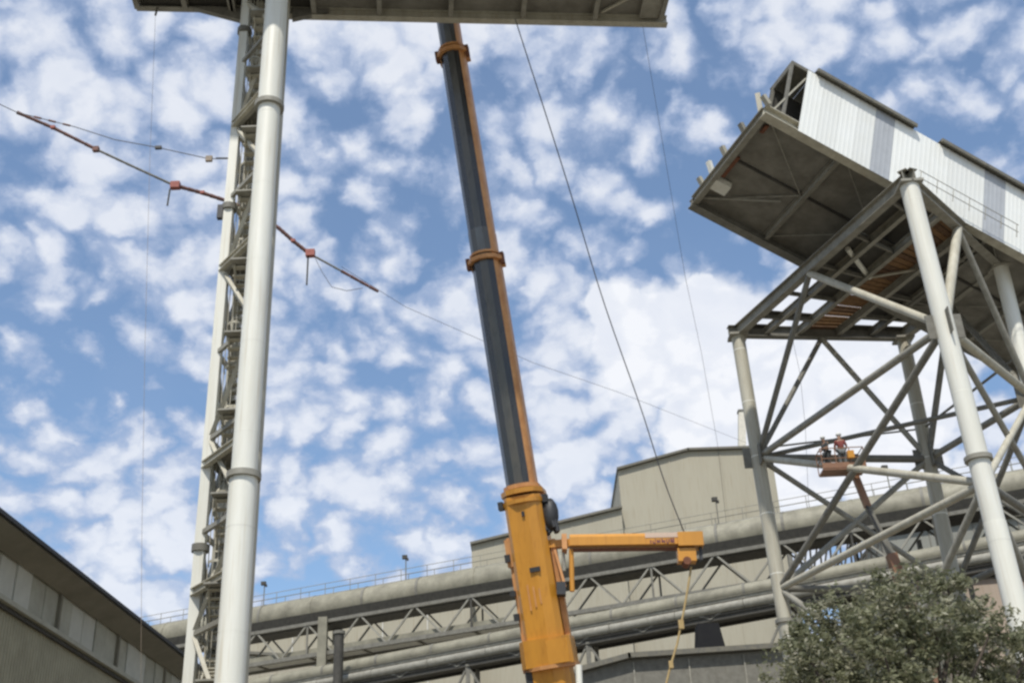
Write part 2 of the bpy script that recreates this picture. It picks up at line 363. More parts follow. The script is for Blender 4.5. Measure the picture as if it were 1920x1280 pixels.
# ------------------------------------------------------------------ inclined white gallery on that tower
ZG = 35.6
P1g = PZ(1440, 204, ZG); P3g = PZ(1299, 381, ZG)
plan = V((.905, .425, 0)).normalized()
r2 = ray(1920, 468)
# length t where the edge meets the right frame border
k = r2.x / r2.y
t2 = (k * (P1g.y) - P1g.x) / (plan.x - k * plan.y)
q = P1g + plan * t2; zq = EYE.z + r2.z * (q.x / r2.x)
u = V((plan.x * t2, plan.y * t2, zq - ZG)).normalized()
LG = 34.0
wv = P3g - P1g; WG = wv.length; w_ = wv.normalized()
ga = thing('conveyor_gallery', 'long white clad conveyor gallery climbing left over the braced tower, its end cut open', 'conveyor gallery', G(P1g))
nv = w_.cross(u) if w_.cross(u).z > 0 else u.cross(w_)
nv = (nv - u * nv.dot(u)).normalized()
def GP(a, b, c=0.): return P1g + u * a + w_ * b + nv * c       # along, across, up
# lower chords
for b_, m in ((.28, 'steel_pale'), (WG, 'steel_dull')):
    MB().beam(GP(-.1, b_, .0), GP(LG, b_, .0), .5, .55, t=.05).build('chord', m, ga)
MB().beam(GP(0, .25, .02), GP(0, WG - .2, .02), .34, .42).build('cross_beam', 'steel_grey', ga)
sp = 4.3
for i in range(1, 8):
    MB().beam(GP(sp * i, .25, .03), GP(sp * i, WG - .25, .03), .24, .36).build('cross_beam', 'steel_grey', ga)
for i in range(8):
    for j in range(2):
        b0, b1 = WG * j / 2 + .06, WG * (j + 1) / 2 - .06
        MB().slab([GP(sp * i + .05, b0, .3), GP(sp * (i + 1) - .05, b0, .3), GP(sp * (i + 1) - .05, b1, .3), GP(sp * i + .05, b1, .3)], -.05).build('deck_plate', 'deck_plate', ga)
    MB().bar(GP(sp * i, WG / 2, .2), GP(sp * (i + 1), WG / 2, .2), .1, .14).build('stringer', 'steel_dark', ga)
    MB().tube(GP(sp * i + .1, .3, .1), GP(sp * (i + 1) - .1, WG / 2, .1), .035, seg=6).build('tie_rod', 'steel_grey', ga)
    MB().tube(GP(sp * i + .1, WG - .3, .1), GP(sp * (i + 1) - .1, WG / 2, .1), .035, seg=6).build('tie_rod', 'steel_grey', ga)
HW = 4.05; WE = 2.0; H0 = -.33
# cladding sheets on the near wall
def sheet(a0, width, b_, mname, name, h0=None, out=-1, hh=None):
    h0 = H0 if h0 is None else h0; hh = HW if hh is None else hh; mb = MB(); n = int(width / .25 + .5); out_v = w_ * out
    pts = []
    for i in range(n):
        a = a0 + width * i / n; d = width / n
        pts += [(a, 0), (a + d * .5, 0), (a + d * .62, .006), (a + d * .88, .006)]
    pts.append((a0 + width, 0))
    vs = []
    for a, o_ in pts:
        vs += [GP(a, b_, h0) + out_v * (o_ + .02), GP(a, b_, h0 + hh) + out_v * (o_ + .02)]
    kk = len(pts); vs += [GP(a0 + width, b_, h0), GP(a0 + width, b_, h0 + hh), GP(a0, b_, h0), GP(a0, b_, h0 + hh)]
    fs = [(2 * i, 2 * i + 2, 2 * i + 3, 2 * i + 1) for i in range(kk - 1)]
    e = 2 * kk; fs += [(e, e + 2, e + 3, e + 1), (2 * kk - 2, e, e + 1, 2 * kk - 1), (0, 1, e + 3, e + 2)]
    mb.add(vs, fs); return mb.build(name, mname, ga)
# edges of the translucent bays, read along the lower edge of the wall
def along(px, py, c=.3):
    best = None
    for i in range(0, 3200):
        a = i * .01; p = proj(GP(a, 0, c))
        if best is None or abs(p[0] - px) < best[0]: best = (abs(p[0] - px), a)
    return best[1]
a_start = along(1499, 232); g1a = along(1632, 0); g1b = along(1668, 0); g2a = along(1842, 0); g2b = along(1882, 0)
runs = [(a_start, g1a, 'cladding_white'), (g1a, g1b, 'cladding_grey'), (g1b, g2a, 'cladding_white'), (g2a, g2b, 'cladding_grey'), (g2b, g2b + 5.0, 'cladding_white'), (g2b + 5, g2b + 6.2, 'cladding_grey'), (g2b + 6.2, LG, 'cladding_white')]
for a, b, m in runs:
    n = max(1, round((b - a) / 1.0)); w = (b - a) / n
    for i in range(n): sheet(a + w * i + .004, w - .008, 0, m, 'translucent_sheet' if 'grey' in m else 'cladding_sheet')
for i in range(8): sheet(.8 + i * 4.1, 4.09, WE,  'cladding_grey' if i % 3 == 2 else 'cladding_white', 'cladding_sheet', h0=.36, out=1, hh=HW + H0 - .36)
# posts, roof, dark sheet for the shaded inside
for i in range(9):
    a = max(.85, .15 + sp * i)
    for b_ in (.12, WE - .12): MB().bar(GP(a, b_, .3), GP(a, b_, HW + H0), .14, .14, up=u).build('post', 'steel_dull', ga)
    MB().bar(GP(a, .1, HW + H0 - .1), GP(a, WE - .1, HW + H0 - .1), .12, .2).build('rafter', 'steel_dull', ga)
zr = HW + H0 + .1
a_gap0 = along(1716, 0, zr) ; a_gap1 = along(1760, 0, zr)
def along_top(px):
    best = None
    for i in range(0, 3000):
        a = i * .01; p = proj(GP(a, -.1, zr))
        if best is None or abs(p[0] - px) < best[0]: best = (abs(p[0] - px), a)
    return best[1]
a0r, a1r, a2r = along_top(1530), along_top(1716), along_top(1762)
def roof(a, b, lo=-.28):
    MB().slab([GP(a, lo, zr), GP(b, lo, zr), GP(b, WE + .2, zr), GP(a, WE + .2, zr)], .06).build('roof_sheet', 'roof_dark', ga)
    MB().bar(GP(a, lo, zr - .06), GP(b, lo, zr - .06), .1, .2).build('gutter', 'roof_dark', ga)
nseg = 4
for i in range(nseg): roof(lerp(a0r, a1r, i / nseg) + .01, lerp(a0r, a1r, (i + 1) / nseg) - .01)
roof(a1r + .02, a2r - .02, .3); roof(.8, a0r - .02, .1)
for i in range(9): roof(lerp(a2r, LG, i / 9) + .01, lerp(a2r, LG, (i + 1) / 9) - .01)
MB().slab([GP(9, WE - .1, .34), GP(.75, WE - .1, .34), GP(.75, WE - .1, HW + H0 - .05), GP(9, WE - .1, HW + H0 - .05)], .05).build('inner_shade_sheet', 'steel_dark', ga)  # dark sheet paints in the shade inside the open end
# stubs left where the missing span joins
for i, (b_, h, m) in enumerate(((.0, .35, 'steel_pale'), (.7, 1.1, 'steel_pale'), (2.2, .45, 'steel_grey'), (4.1, .5, 'steel_pale'), (5.6, .7, 'tube_white'), (6.6, .4, 'steel_pale'))):
    if b_ < WG: MB().bar(GP(.0, b_, .25), GP(-.38, b_, .25 + h), .24, .2).build('bracket', m, ga)
MB().box(GP(.55, WG * .74, .0), .95, .75, .3, u, w_, u.cross(w_)).build('junction_box', 'tube_white', ga)
MB().bar(GP(.35, WG * .45, .0), GP(.35, WG * .66, .0), .22, .1).build('rusty_channel', 'rust', ga)
MB().bar(GP(.5, WG * .12, .05), GP(.5, WG * .19, .05), .2, .1).build('rusty_channel', 'rust', ga)
for b_ in (0.1,):
    MB().bar(GP(.35, b_, .3), GP(a_start, b_, HW * .8), .08, .08).build('end_brace', 'steel_pale', ga)
MB().tube(GP(.2, WG - .6, .05), GP(3.6, WG * .62, .05), .06, seg=8).build('conduit', 'steel_grey', ga)
hr = MB()
for z in (.0, .45): hr.tube(GP(-.1 + 8.2, -.55, z + .25), GP(14, -.55, z + .25), .02, seg=6)
for i in range(7): hr.tube(GP(8.2 + i * .95, -.55, -.1), GP(8.2 + i * .95, -.55, .7), .02, seg=6)
hr.build('service_walkway', 'steel_grey', ga)

# ------------------------------------------------------------------ tall white support tower on the left
def vline(px, py, y): return PY(px, py, y)
Y1 = 35.4
L1 = G(PY(432, 1270, Y1)); L1t = PY(519, 0, Y1)
L2 = G(PY(356, 1270, 37.6)); L3 = G(PY(449, 1270, 38.4)); L4 = G(PY(392, 1270, 39.2))
top_off = (L1t.x - L1.x) / L1t.z
def LP(p, z): return V((p.x + top_off * z, p.y, z))
EDGE_Y = 39.6
GZ = PY(545, 25, EDGE_Y).z
lt = thing('support_tower', 'tall slim white tower with one thick round post and a braced lattice beside it', 'steel tower', L1)
secs = [(0, .435), (PY(456, 893, Y1).z, .42), (PY(508, 200, Y1).z, .445), (GZ + .6, .445)]
for i in range(3):
    z0, z1 = secs[i][0], secs[i + 1][0]
    MB().tube(LP(L1, z0), LP(L1, z1), secs[i][1] * (1.04 if i == 0 else 1), seg=28).build('leg', 'tube_white', lt)
    if i:
        c = LP(L1, z0); MB().tube(c - V((0, 0, .1)), c + V((0, 0, .1)), .56, seg=28).build('flange', 'steel_grey', lt)
for p, r, m in ((L2, .17, 'tube_white'), (L3, .3, 'steel_pale'), (L4, .17, 'steel_pale')):
    (MB().bar(LP(p, 0), LP(p, GZ + .3), r * 2, r * 2, up=V((0, 1, 0))) if r < .2 else MB().tube(LP(p, 0), LP(p, GZ + .3), r, seg=14)).build('leg', m, lt)
zk = [PY(373, 1028, 37.6).z, PY(432, 390, 37.6).z, PY(452, 60, 37.6).z]
for z in zk:
    c = LP(L2, z); MB().tube(c - V((0, 0, .12)), c + V((0, 0, .12)), .29, seg=14).build('flange', 'steel_dull', lt)
nlev = 11; z_lo = 1.2; lv = [z_lo + (GZ - 1.2 - z_lo) * i / nlev for i in range(nlev + 1)]
LS = [L1, L2, L4, L3]
for i in range(nlev + 1):
    for j in range(4):
        a, b = LS[j], LS[(j + 1) % 4]; z = lv[i]
        MB().bar(LP(a, z), LP(b, z), .13, .16).build('strut', 'steel_pale' if j % 2 else 'steel_grey', lt)
    if i < nlev:
        for j in range(4):
            a, b = LS[j], LS[(j + 1) % 4]
            if (i + j) % 2: a, b = b, a
            MB().bar(LP(a, lv[i]), LP(b, lv[i + 1]), .17, .13, up=V((1, 0, 0))).build('brace', 'steel_pale', lt)
        for j in (1, 2):
            a, b = LS[j], LS[(j + 1) % 4]
            if (i + j) % 2 == 0: a, b = b, a
            MB().bar(LP(a, lv[i]), LP(b, lv[i + 1]), .13, .12, up=V((1, 0, 0))).build('brace', 'steel_grey', lt)
for p, r0 in ((L1, .435), ):
    z = 4.2
    while z < GZ:
        rr0 = secs[0][1] * 1.04 if z < secs[1][0] else secs[1][1] if z < secs[2][0] else secs[2][1]
        MB().tube(LP(p, z), LP(p, z + .05), rr0 + .0025, seg=28).build('weld_seam', 'tube_white', lt); z += 3.3
# caged ladder inside
mid = lerp(L2, L3, .5) + V((-.1, 0, 0)); lad = MB(); cage = MB()
for s in (-.22, .22): lad.bar(LP(mid + V((s, 0, 0)), .2), LP(mid + V((s, 0, 0)), GZ), .06, .06)
sa, sb = lerp(L1, L2, .40), lerp(L3, L4, .62); k = 0; z = .6
while z < GZ - 3:
    p, q_ = (sa, sb) if k % 2 == 0 else (sb, sa)
    fl_ = MB(); a_, b_ = LP(p, z), LP(q_, z + 1.5)
    for sg in (-.36, .36): fl_.bar(a_ + V((sg, 0, 0)), b_ + V((sg, 0, 0)), .05, .2)
    for i in range(8): c = lerp(a_, b_, (i + .5) / 8); fl_.box(c, .82, .26, .04)
    fl_.build('stair_flight', 'steel_pale', lt)
    MB().box(LP(q_, z + 1.5) + V((0, .1 if q_ is sb else -.1, 0)), .9, .5, .06).build('landing', 'steel_grey', lt)
    z += 1.5; k += 1
z = .5
while z < GZ - .2: lad.bar(LP(mid + V((-.22, 0, 0)), z), LP(mid + V((.22, 0, 0)), z), .05, .05); z += .6
lad.build('ladder', 'steel_pale', lt)
z = 3.
while z < GZ - .3:
    pr = None
    for j in range(8):
        a = math.pi * j / 7; p = LP(mid, z) + V((.36 * math.cos(a), -.62 * math.sin(a), 0))
        if pr is not None: cage.bar(pr, p, .02, .09)
        pr = p
    z += 1.8
for j in (1, 3, 4, 6):
    a = math.pi * j / 7; o_ = V((.36 * math.cos(a), -.62 * math.sin(a), 0)); cage.bar(LP(mid, 3) + o_, LP(mid, GZ - .4) + o_, .05, .02)
cage.build('ladder_cage', 'steel_pale', lt)
for zf in (PY(445, 485, 37).z, PY(405, 855, 37).z, PY(385, 1095, 37).z, PY(460, 215, 37).z):
    MB().slab([LP(L2, zf), LP(L1, zf) + V((-.35, .4, 0)), LP(L3, zf), LP(L4, zf)], .06).build('landing', 'steel_dull', lt)
    MB().beam(LP(L2, zf - .1) + V((-.1, -.1, 0)), LP(L1, zf - .1) + V((-.2, 0, 0)), .2, .26).build('beam', 'steel_pale', lt)
MB().box(LP(L2, zk[1]) + V((-.3, -.1, -.25)), .22, .2, .6).build('lamp_box', 'black', lt)

# ------------------------------------------------------------------ gantry span at the top
ER = PZ(1250, 41, GZ); EL = PZ(256, 9, GZ + .25)
gd = (V((ER.x, ER.y, 0)) - V((PY(545, 25, EDGE_Y).x, EDGE_Y, 0))).normalized(); gn = V((gd.y, -gd.x, 0))   # gn points to the camera
if gn.y > 0: gn = -gn
E0 = V((PY(545, 25, EDGE_Y).x, EDGE_Y, GZ))
def T(a, b, c=0.): return E0 + gd * a + gn * b + V((0, 0, c))
LR = (ER - E0).dot(gd); LLf = (EL - E0).dot(gd); GW = 7.0
ge = thing('gallery_span', 'dark underside of the cantilevered gallery span on top of the white tower', 'conveyor gallery', V((E0.x, E0.y, GZ)))
for b_ in (0, GW):
    MB().beam(T(LLf + 4.4, b_), T(LR, b_), .34, .46, t=.04).build('chord', 'steel_pale', ge)
    MB().beam(T(LLf, b_, .25), T(LLf + 4.4, b_, .25), .3, .4, t=.04).build('chord', 'steel_grey', ge)
xs = [along_ for along_ in []]
for px in (590, 712, 845, 980, 1115, 1240):
    a = (PZ(px, 30, GZ) - E0).dot(gd); xs.append(a)
xs = [LLf + .1, LLf + 2.2, LLf + 4.3] + [-2.6, -.2] + xs
for a in xs: MB().beam(T(a, .18, .03), T(a, GW - .18, .03), .22, .38).build('cross_beam', 'steel_grey', ge)
xs.sort()
for a, b in zip(xs, xs[1:]):
    for j in range(3):
        b0, b1 = GW * j / 3 + .03, GW * (j + 1) / 3 - .03
        MB().slab([T(a + .03, b0, .28), T(b - .03, b0, .28), T(b - .03, b1, .28), T(a + .03, b1, .28)], .05).build('deck_plate', 'deck_plate' if a > 0 else 'steel_dark', ge)
MB().bar(T(xs[-2] + .3, .4, .1), T(xs[-1] - .2, 2.6, .1), .12, .1).build('brace', 'steel_pale', ge)
MB().bar(T(xs[-1] - .55, .25, .02), T(xs[-1] - .55, 2.4, .02), .95, .12).build('end_plate', 'steel_grey', ge)
# haunches either side of the post
hl = (PZ(352, 12, GZ) - E0).dot(gd)
for b_ in (0, GW):
    k0 = -.05
    MB().slab([T(hl, b_ - .05, .1), T(-1.2, b_ - .05, -.95), T(-.3, b_ - .05, -.95), T(-.3, b_ - .05, .1)], .25).build('haunch', 'steel_dull', ge)
    MB().slab([T(.1, b_ - .05, -.5), T(1.7, b_ - .05, .0), T(1.7, b_ - .05, .15), T(.1, b_ - .05, .15)], .25).build('haunch', 'steel_dull', ge)
for b_, sgn in ((-.02, -1), (GW + .02, 1)):
    n = 16
    for i in range(n):
        a0_, a1_ = lerp(LLf, LR, i / n) + .01, lerp(LLf, LR, (i + 1) / n) - .01
        MB().slab([T(a0_, b_, .5), T(a1_, b_, .5), T(a1_, b_, 3.6), T(a0_, b_, 3.6)], .04).build('cladding_sheet', 'cladding_white', ge)
MB().slab([T(LLf - .2, -.3, 3.7), T(LR + .2, -.3, 3.7), T(LR + .2, GW + .3, 3.7), T(LLf - .2, GW + .3, 3.7)], -.1).build('roof', 'roof_dark', ge)
MB().tube(T(LLf + .9, .1, -.4), T(LLf + .95, .1, .1), .05, seg=8).build('hook', 'steel_dull', ge)

# ------------------------------------------------------------------ telescopic crane
CB = PY(1037, 1280, 46.5); CT = PY(838, 35, 41.4)
axis = (CT - CB).normalized()
fx = -axis.z / axis.z
def boom_at(px, py):                        # point of the boom axis nearest that pixel
    best = None
    for i in range(-200, 1200):
        p = CB + axis * (i * .04); q = proj(p)
        d = abs(q[1] - py)
        if best is None or d < best[0]: best = (d, p)
    return best[1]
foot = CB - axis * ((CB.z - 2.6) / axis.z)
cr = thing('telescopic_crane', 'large yellow telescopic crane, dark boom reaching up to the gallery span', 'crane', G(foot))
sidev = V((1, -.17, 0)); sidev = (sidev - axis * sidev.dot(axis)).normalized(); upv = sidev.cross(axis)
if upv.y < 0: upv = -upv                    # points away from the camera
def bprof(p0, p1, w, d, mats, name, w1=None, open_=False, parent=None, rnd=1.):
    w1 = w1 or w
    shp = [(-.5, .5), (-.5, -.12), (-.36, -.36), (-.14, -.5), (.14, -.5), (.34, -.38), (.44, -.26), (.5, -.12), (.5, .5)]
    mb = MB(); n = len(shp)
    vs0 = [p0 + sidev * (x * w) + upv * (y * d) for x, y in shp]; vs1 = [p1 + sidev * (x * w1) + upv * (y * d) for x, y in shp]
    midx = [1, 0, 0, 2, 0, 3, 3, 3, 0]  # paler side and middle facets paint in the boom's gloss
    for i in range(n):
        j = (i + 1) % n
        mb.add([vs0[i], vs0[j], vs1[j], vs1[i]], [(0, 1, 2, 3)], midx[i])
    mb.add(vs0, [tuple(range(n))], 0); mb.add(vs1, [tuple(range(n - 1, -1, -1))], 0)
    return mb.build(name, mats, parent or cr)
s1, s2, s3, s4 = boom_at(0, 925), boom_at(0, 492), boom_at(0, 104), CT + axis * 1.6
def collar(p, w, d, th, m='crane_orange', name='collar'):
    mb = MB(); shp = [(-.5, .5), (-.5, -.16), (-.34, -.42), (-.12, -.52), (.12, -.52), (.34, -.42), (.5, -.16), (.5, .5)]
    a = [p + sidev * (x * w) + upv * (y * d) - axis * th for x, y in shp]; b = [q + axis * (2 * th) for q in a]
    n = len(shp)
    for i in range(n): j = (i + 1) % n; mb.add([a[i], a[j], b[j], b[i]], [(0, 1, 2, 3)])
    mb.add(a, [tuple(range(n))]); mb.add(b, [tuple(range(n - 1, -1, -1))])
    return mb.build(name, m, cr)
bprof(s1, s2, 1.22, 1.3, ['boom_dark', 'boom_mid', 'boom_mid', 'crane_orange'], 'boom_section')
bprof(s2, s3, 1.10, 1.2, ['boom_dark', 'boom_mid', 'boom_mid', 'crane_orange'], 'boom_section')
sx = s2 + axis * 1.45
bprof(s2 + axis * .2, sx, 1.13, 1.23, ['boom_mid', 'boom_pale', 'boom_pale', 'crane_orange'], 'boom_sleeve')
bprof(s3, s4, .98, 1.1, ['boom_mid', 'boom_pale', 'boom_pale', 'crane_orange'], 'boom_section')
collar(s2, 1.52, 1.56, .09); collar(s2 + axis * .28, 1.3, 1.36, .05, 'crane_orange')
collar(s3, 1.42, 1.44, .09); collar(s3 + axis * .25, 1.24, 1.3, .05, 'crane_orange')
for p, w in ((s2, 1.52), (s3, 1.42)):
    for sg in (-1, 1):
        c = p + sidev * (sg * w * .5) - upv * .1
        MB().box(c, .16, .3, .5, sidev, upv, axis).build('guide_block', 'rust', cr)
# base boom, yellow
def yprof(p0, p1, w, d, name, w1=None):
    w1 = w1 or w; shp = [(-.5, .5), (-.5, -.3), (-.40, -.46), (.12, -.5), (.36, -.44), (.5, -.28), (.5, .5)]
    mb = MB(); n = len(shp)
    a = [p0 + sidev * (x * w) + upv * (y * d) for x, y in shp]; b = [p1 + sidev * (x * w1) + upv * (y * d) for x, y in shp]
    for i in range(n): j = (i + 1) % n; mb.add([a[i], a[j], b[j], b[i]], [(0, 1, 2, 3)])
    mb.add(a, [tuple(range(n))]); mb.add(b, [tuple(range(n - 1, -1, -1))])
    return mb.build(name, 'crane_yellow', cr)
yb = boom_at(0, 1250)
base = yprof(foot, s1 - axis * .2, 1.66, 1.6, 'base_boom', 1.5)
collar(s1, 1.72, 1.72, .1, 'crane_yellow'); collar(s1 - axis * .42, 1.76, 1.76, .08, 'crane_yellow'); collar(s1 + axis * .22, 1.45, 1.5, .08, 'crane_orange')
for sg in (-1, 1): MB().box(s1 - axis * .42 + sidev * (sg * .92) - upv * .3, .2, .4, .32, sidev, upv, axis).build('guide_block', 'black', cr)
yc1, yc2 = boom_at(0, 1248), boom_at(0, 1198)
yprof(yc1, yc2, 2.05, 1.9, 'boom_bracket', 1.98)
collar(yc1 - axis * .05, 2.1, 1.95, .07, 'crane_orange')
MB().box(yc1 - axis * .35 + sidev * -.75 - upv * .5, .35, .4, .5, sidev, upv, axis).build('roller_block', 'black', cr)
MB().box(boom_at(0, 1225) - upv * .96 + sidev * .52, .85, .05, .9, sidev, upv, axis).build('cover_plate', 'crane_yellow', cr)
front = -upv
for px, py, w, h, m in ((1015, 1072, .42, .18, 'black'), (1000, 968, .12, .2, 'black')):
    c = boom_at(0, py); MB().box(c + front * .83 + sidev * (.12 if w > .2 else 0), w, .06, h, sidev, upv, axis).build('boom_fitting', m, cr)
for i in range(3):
    c = boom_at(0, 1120) + front * .812 + sidev * (-.28 + .22 * i); MB().box(c, .06, .02, 1.0 - .2 * i, sidev, upv, axis).build('wear_strip', 'crane_orange', cr)
MB().box(boom_at(0, 1030) - sidev * .9 , .25, .5, 1.1, sidev, upv, axis).build('side_rail', 'crane_orange', cr)
MB().box(boom_at(0, 1110) - sidev * .88 , .12, .3, 4.6, sidev, upv, axis).build('side_rail', 'crane_orange', cr)
MB().box(boom_at(0, 1110) + sidev * .9, .2, .4, 3.9, sidev, upv, axis).build('side_rail', 'crane_orange', cr)
for py, s in ((1040, .3), (1150, .26), (1105, .2)):
    MB().box(boom_at(0, py) - sidev * .98 - upv * .2, .22, .3, s, sidev, upv, axis).build('clamp', 'black', cr)
# black hose bundle at the right of the collar
hb = MB(); c0 = PY(1030, 968, 45)
for i in range(9):
    a = c0 + V((random.uniform(-.25, .2), random.uniform(-.2, .3), 0)); hb.tube(a + V((-.15, 0, .75 - random.random() * .3)), a + V((.12, 0, -.75 + random.random() * .3)), .1, seg=8)
hb.ball(c0 + V((0.05, 0, .1)), .42, seg=10, sq=(.8, .8, 1.6)); hb.build('hose_bundle', 'black', cr)
# folded side arm with sheave head
YA = 45.2
ja, jb = PY(1040, 1020, YA), PY(1316, 1014, YA)
jx = (jb - ja).normalized(); jy = V((0, 1, 0)); jy = (jy - jx * jy.dot(jx)).normalized(); jz = jx.cross(jy)
def J(px, py): return PY(px, py, YA)
arm = MB(); j0, j1 = J(1068, 1016), J(1272, 1013)
arm.prof(j0, j1, [(-.3, -.22), (.3, -.22), (.3, .12), (.2, .26), (-.2, .26), (-.3, .12)])
armo = arm.build('side_arm', 'crane_yellow', cr)
MB().bar(J(1010, 1018) + V((0, .3, 0)), J(1072, 1018), .3, .3).build('arm_bracket', 'crane_yellow', cr)
MB().box(J(1058, 1019), .2, .7, .62, jx, jy, jz).build('hinge', 'crane_orange', cr)
MB().bar(j0 - jz * .34, j1 - jz * .34, .16, .1).build('arm_underbeam', 'rust', cr)
hd = J(1293, 1014); MB().box(hd, 1.0, .75, .56, jx, jy, jz).build('arm_head', 'crane_yellow', cr)
MB().box(J(1287, 1042) , .72, .5, .52, jx, jy, jz).build('sheave_block', 'crane_yellow', cr)
MB().tube(J(1287, 1054) + V((0, -.3, 0)), J(1287, 1054) + V((0, .3, 0)), .16, seg=14).build('sheave', 'rust', cr)
MB().box(J(1313, 1030), .1, .3, .9, jx, jy, jz).build('arm_stop', 'black', cr)
# pale sticker with worn dark red lettering
MB().box(J(1240, 1007) - jy * .305, 1.35, .02, .2, jx, jy, jz).build('sticker', 'sticker_pale', armo)
lt_ = MB(); sx0 = J(1219, 1019) - jy * .315
for i in range(11):
    hgt = random.uniform(.12, .2); lt_.box(sx0 + jx * (.09 * i) + jz * random.uniform(-.02, .03), random.uniform(.03, .07), .012, hgt, jx, jy, jz)
    if i % 2: lt_.box(sx0 + jx * (.09 * i + .03) + jz * random.choice((-.07, 0, .08)), .08, .010, .045, jx, jy, jz)
lt_.build('lettering', 'sticker_text', armo)
for px, py0, py1, r, m in ((1071, 1030, 1108, .1, 'crane_yellow'), (1056, 1036, 1070, .07, 'steel_grey')):
    MB().tube(J(px, py0), J(px + 2, py1), r, seg=10).build('cylinder_rod', m, cr)
MB().box(J(1052, 1104), .36, .4, .5, jx, jy, jz).build('lock_block', 'black', cr)
MB().bar(J(1040, 1030), J(1060, 1100), .1, .1).build('link_bar', 'crane_orange', cr)
MB().tube(J(1085, 1246), J(1088, 1330), .13, seg=10).build('air_pipe', 'tube_white', cr)
# carrier below the picture
ft = G(foot)
MB().box(ft + V((0, -1, 1.15)), 3.0, 14, .8).build('chassis', 'crane_yellow', cr)
MB().tube(ft + V((0, 0, 1.6)), ft + V((0, 0, 2.1)), 1.3, seg=24).build('turntable', 'black', cr)
MB().box(ft + V((0, .8, 2.6)), 2.6, 5.0, 1.0).build('upper_deck', 'crane_yellow', cr)
MB().box(ft + V((-1.9, -1.6, 2.9)), 1.0, 1.8, 1.7).build('cab', 'cladding_white', cr)
MB().box(ft + V((0, 3.8, 2.7)), 3.0, 1.4, 1.6).build('counterweight', 'steel_dull', cr)
for sx_ in (-1.3, 1.3):
    for i in range(6): c = ft + V((sx_, -6.6 + i * 2.2, .7)); MB().tube(c - V((.25, 0, 0)), c + V((.25, 0, 0)), .7, seg=20).build('wheel', 'tyre', cr)
for sy in (-5.5, 4.0):
    MB().bar(ft + V((-4.2, sy, .9)), ft + V((4.2, sy, .9)), .4, .45).build('outrigger', 'crane_yellow', cr)

def poly_tube(pts, r, seg=6):
    mb = MB()
    for a, b in zip(pts, pts[1:]): mb.tube(a, b, r, seg=seg, caps=False)
    return mb
# yellow chain and sling from the arm
ch = [J(1296, 1062), J(1290, 1100), J(1283, 1140), J(1277, 1170), J(1270, 1205), J(1258, 1245), J(1247, 1290), J(1243, 1330)]
sl_ = thing('yellow_sling', 'slack yellow sling hanging from the head of the crane side arm', 'sling', ch[0])
poly_tube(ch, .042, 8).build('strap', 'rope_yellow', sl_)
for p, s in ((ch[3], 1), (ch[5], .8)): MB().box(p, .2 * s, .16, .34 * s).build('shackle', 'rope_yellow', sl_)

# ------------------------------------------------------------------ wires
def cable(name, label, pts, r, m='wire', cat='cable', group=None):
    o = poly_tube(pts, r).build(name, m); return tag(o, label, cat, group)
pts = []
for t in range(25):
    a = t / 24; y = lerp(39.6, YA, a)
    ctrl = [(966, 36), (1060, 330), (1130, 560), (1200, 760), (1245, 900), (1284, 1000)]
    k = a * 5; i = min(4, int(k)); f = k - i
    # Catmull-Rom through the read pixels
    c = [ctrl[max(0, i - 1)], ctrl[i], ctrl[i + 1], ctrl[min(5, i + 2)]]
    cr_ = [.5 * ((2 * c[1][d]) + (-c[0][d] + c[2][d]) * f + (2 * c[0][d] - 5 * c[1][d] + 4 * c[2][d] - c[3][d]) * f * f + (-c[0][d] + 3 * c[1][d] - 3 * c[2][d] + c[3][d]) * f ** 3) for d in (0, 1)]
    pts.append(PY(cr_[0], cr_[1], y))
cable('steel_rope', 'thin dark wire rope curving from the gallery span down to the crane side arm', pts, .025)
cable('hanging_rope', 'faint brown rope hanging from the left end of the gallery span to the ground', [T(LLf + .9, .1, -.4), PY(281, 300, 39.7), PY(272, 640, 39.7), PY(266, 1000, 39.7), PY(264, 1300, 39.7), G(PY(263, 1300, 39.7))], .007, 'rope', 'rope')
cable('thin_line', 'faint thin line dropping past the bright cloud towards the trestle tower', [PY(1205, 48, 39.7), PY(1285, 520, 50), PY(1315, 660, 54), PY(1345, 830, 60), PY(1362, 980, 64)], .009, 'wire', 'rope')
cable('guide_line', 'thin line hanging inside the trestle tower beside its left brace', [PY(1485, 630, 54.5), PY(1500, 700, 54.5), PY(1510, 800, 54.5), PY(1516, 940, 54.5)], .009, 'wire', 'rope')
cable('pendant_line', 'thin line descending to the roof of the far beige building', [PY(640, 500, 70), PY(760, 575, 76), PY(1000, 680, 90), PY(1160, 735, 100), PY(1400, 830, 128)], .017, 'wire', 'cable')
# sagging cable with red fittings far behind the left tower
oc = thing('suspended_cable', 'sagging brown cable with red clamps crossing behind the white tower', 'cable', G(PY(435, 380, 62)))
yk = 62
kp = [(-60, 160), (0, 196), (32, 211), (100, 240), (180, 280), (255, 315), (325, 347), (380, 362), (435, 380), (480, 400), (522, 427), (550, 452), (578, 474), (640, 508), (710, 547)]
kp3 = [PY(x, y, yk + x * .012) for x, y in kp]
poly_tube(kp3, .03, 6).build('wire', 'wire', oc)
for i0, i1, m, r in ((2, 4, 'cable_brown', .11), (4, 6, 'steel_dull', .08), (6, 8, 'cable_brown', .13), (8, 10, 'cable_brown', .13), (10, 12, 'cable_brown', .13), (12, 13, 'steel_dull', .07), (13, 14, 'cable_brown', .10)):
    mb = MB()
    for i in range(i0, i1):
        a, b = kp3[i], kp3[i + 1]; n = 4
        for k in range(n):
            p, q_ = lerp(a, b, k / n), lerp(a, b, (k + .96) / n); mb.tube(p, q_, r * 1.15, r * .95, seg=6)
    mb.build('sleeve', m, oc)
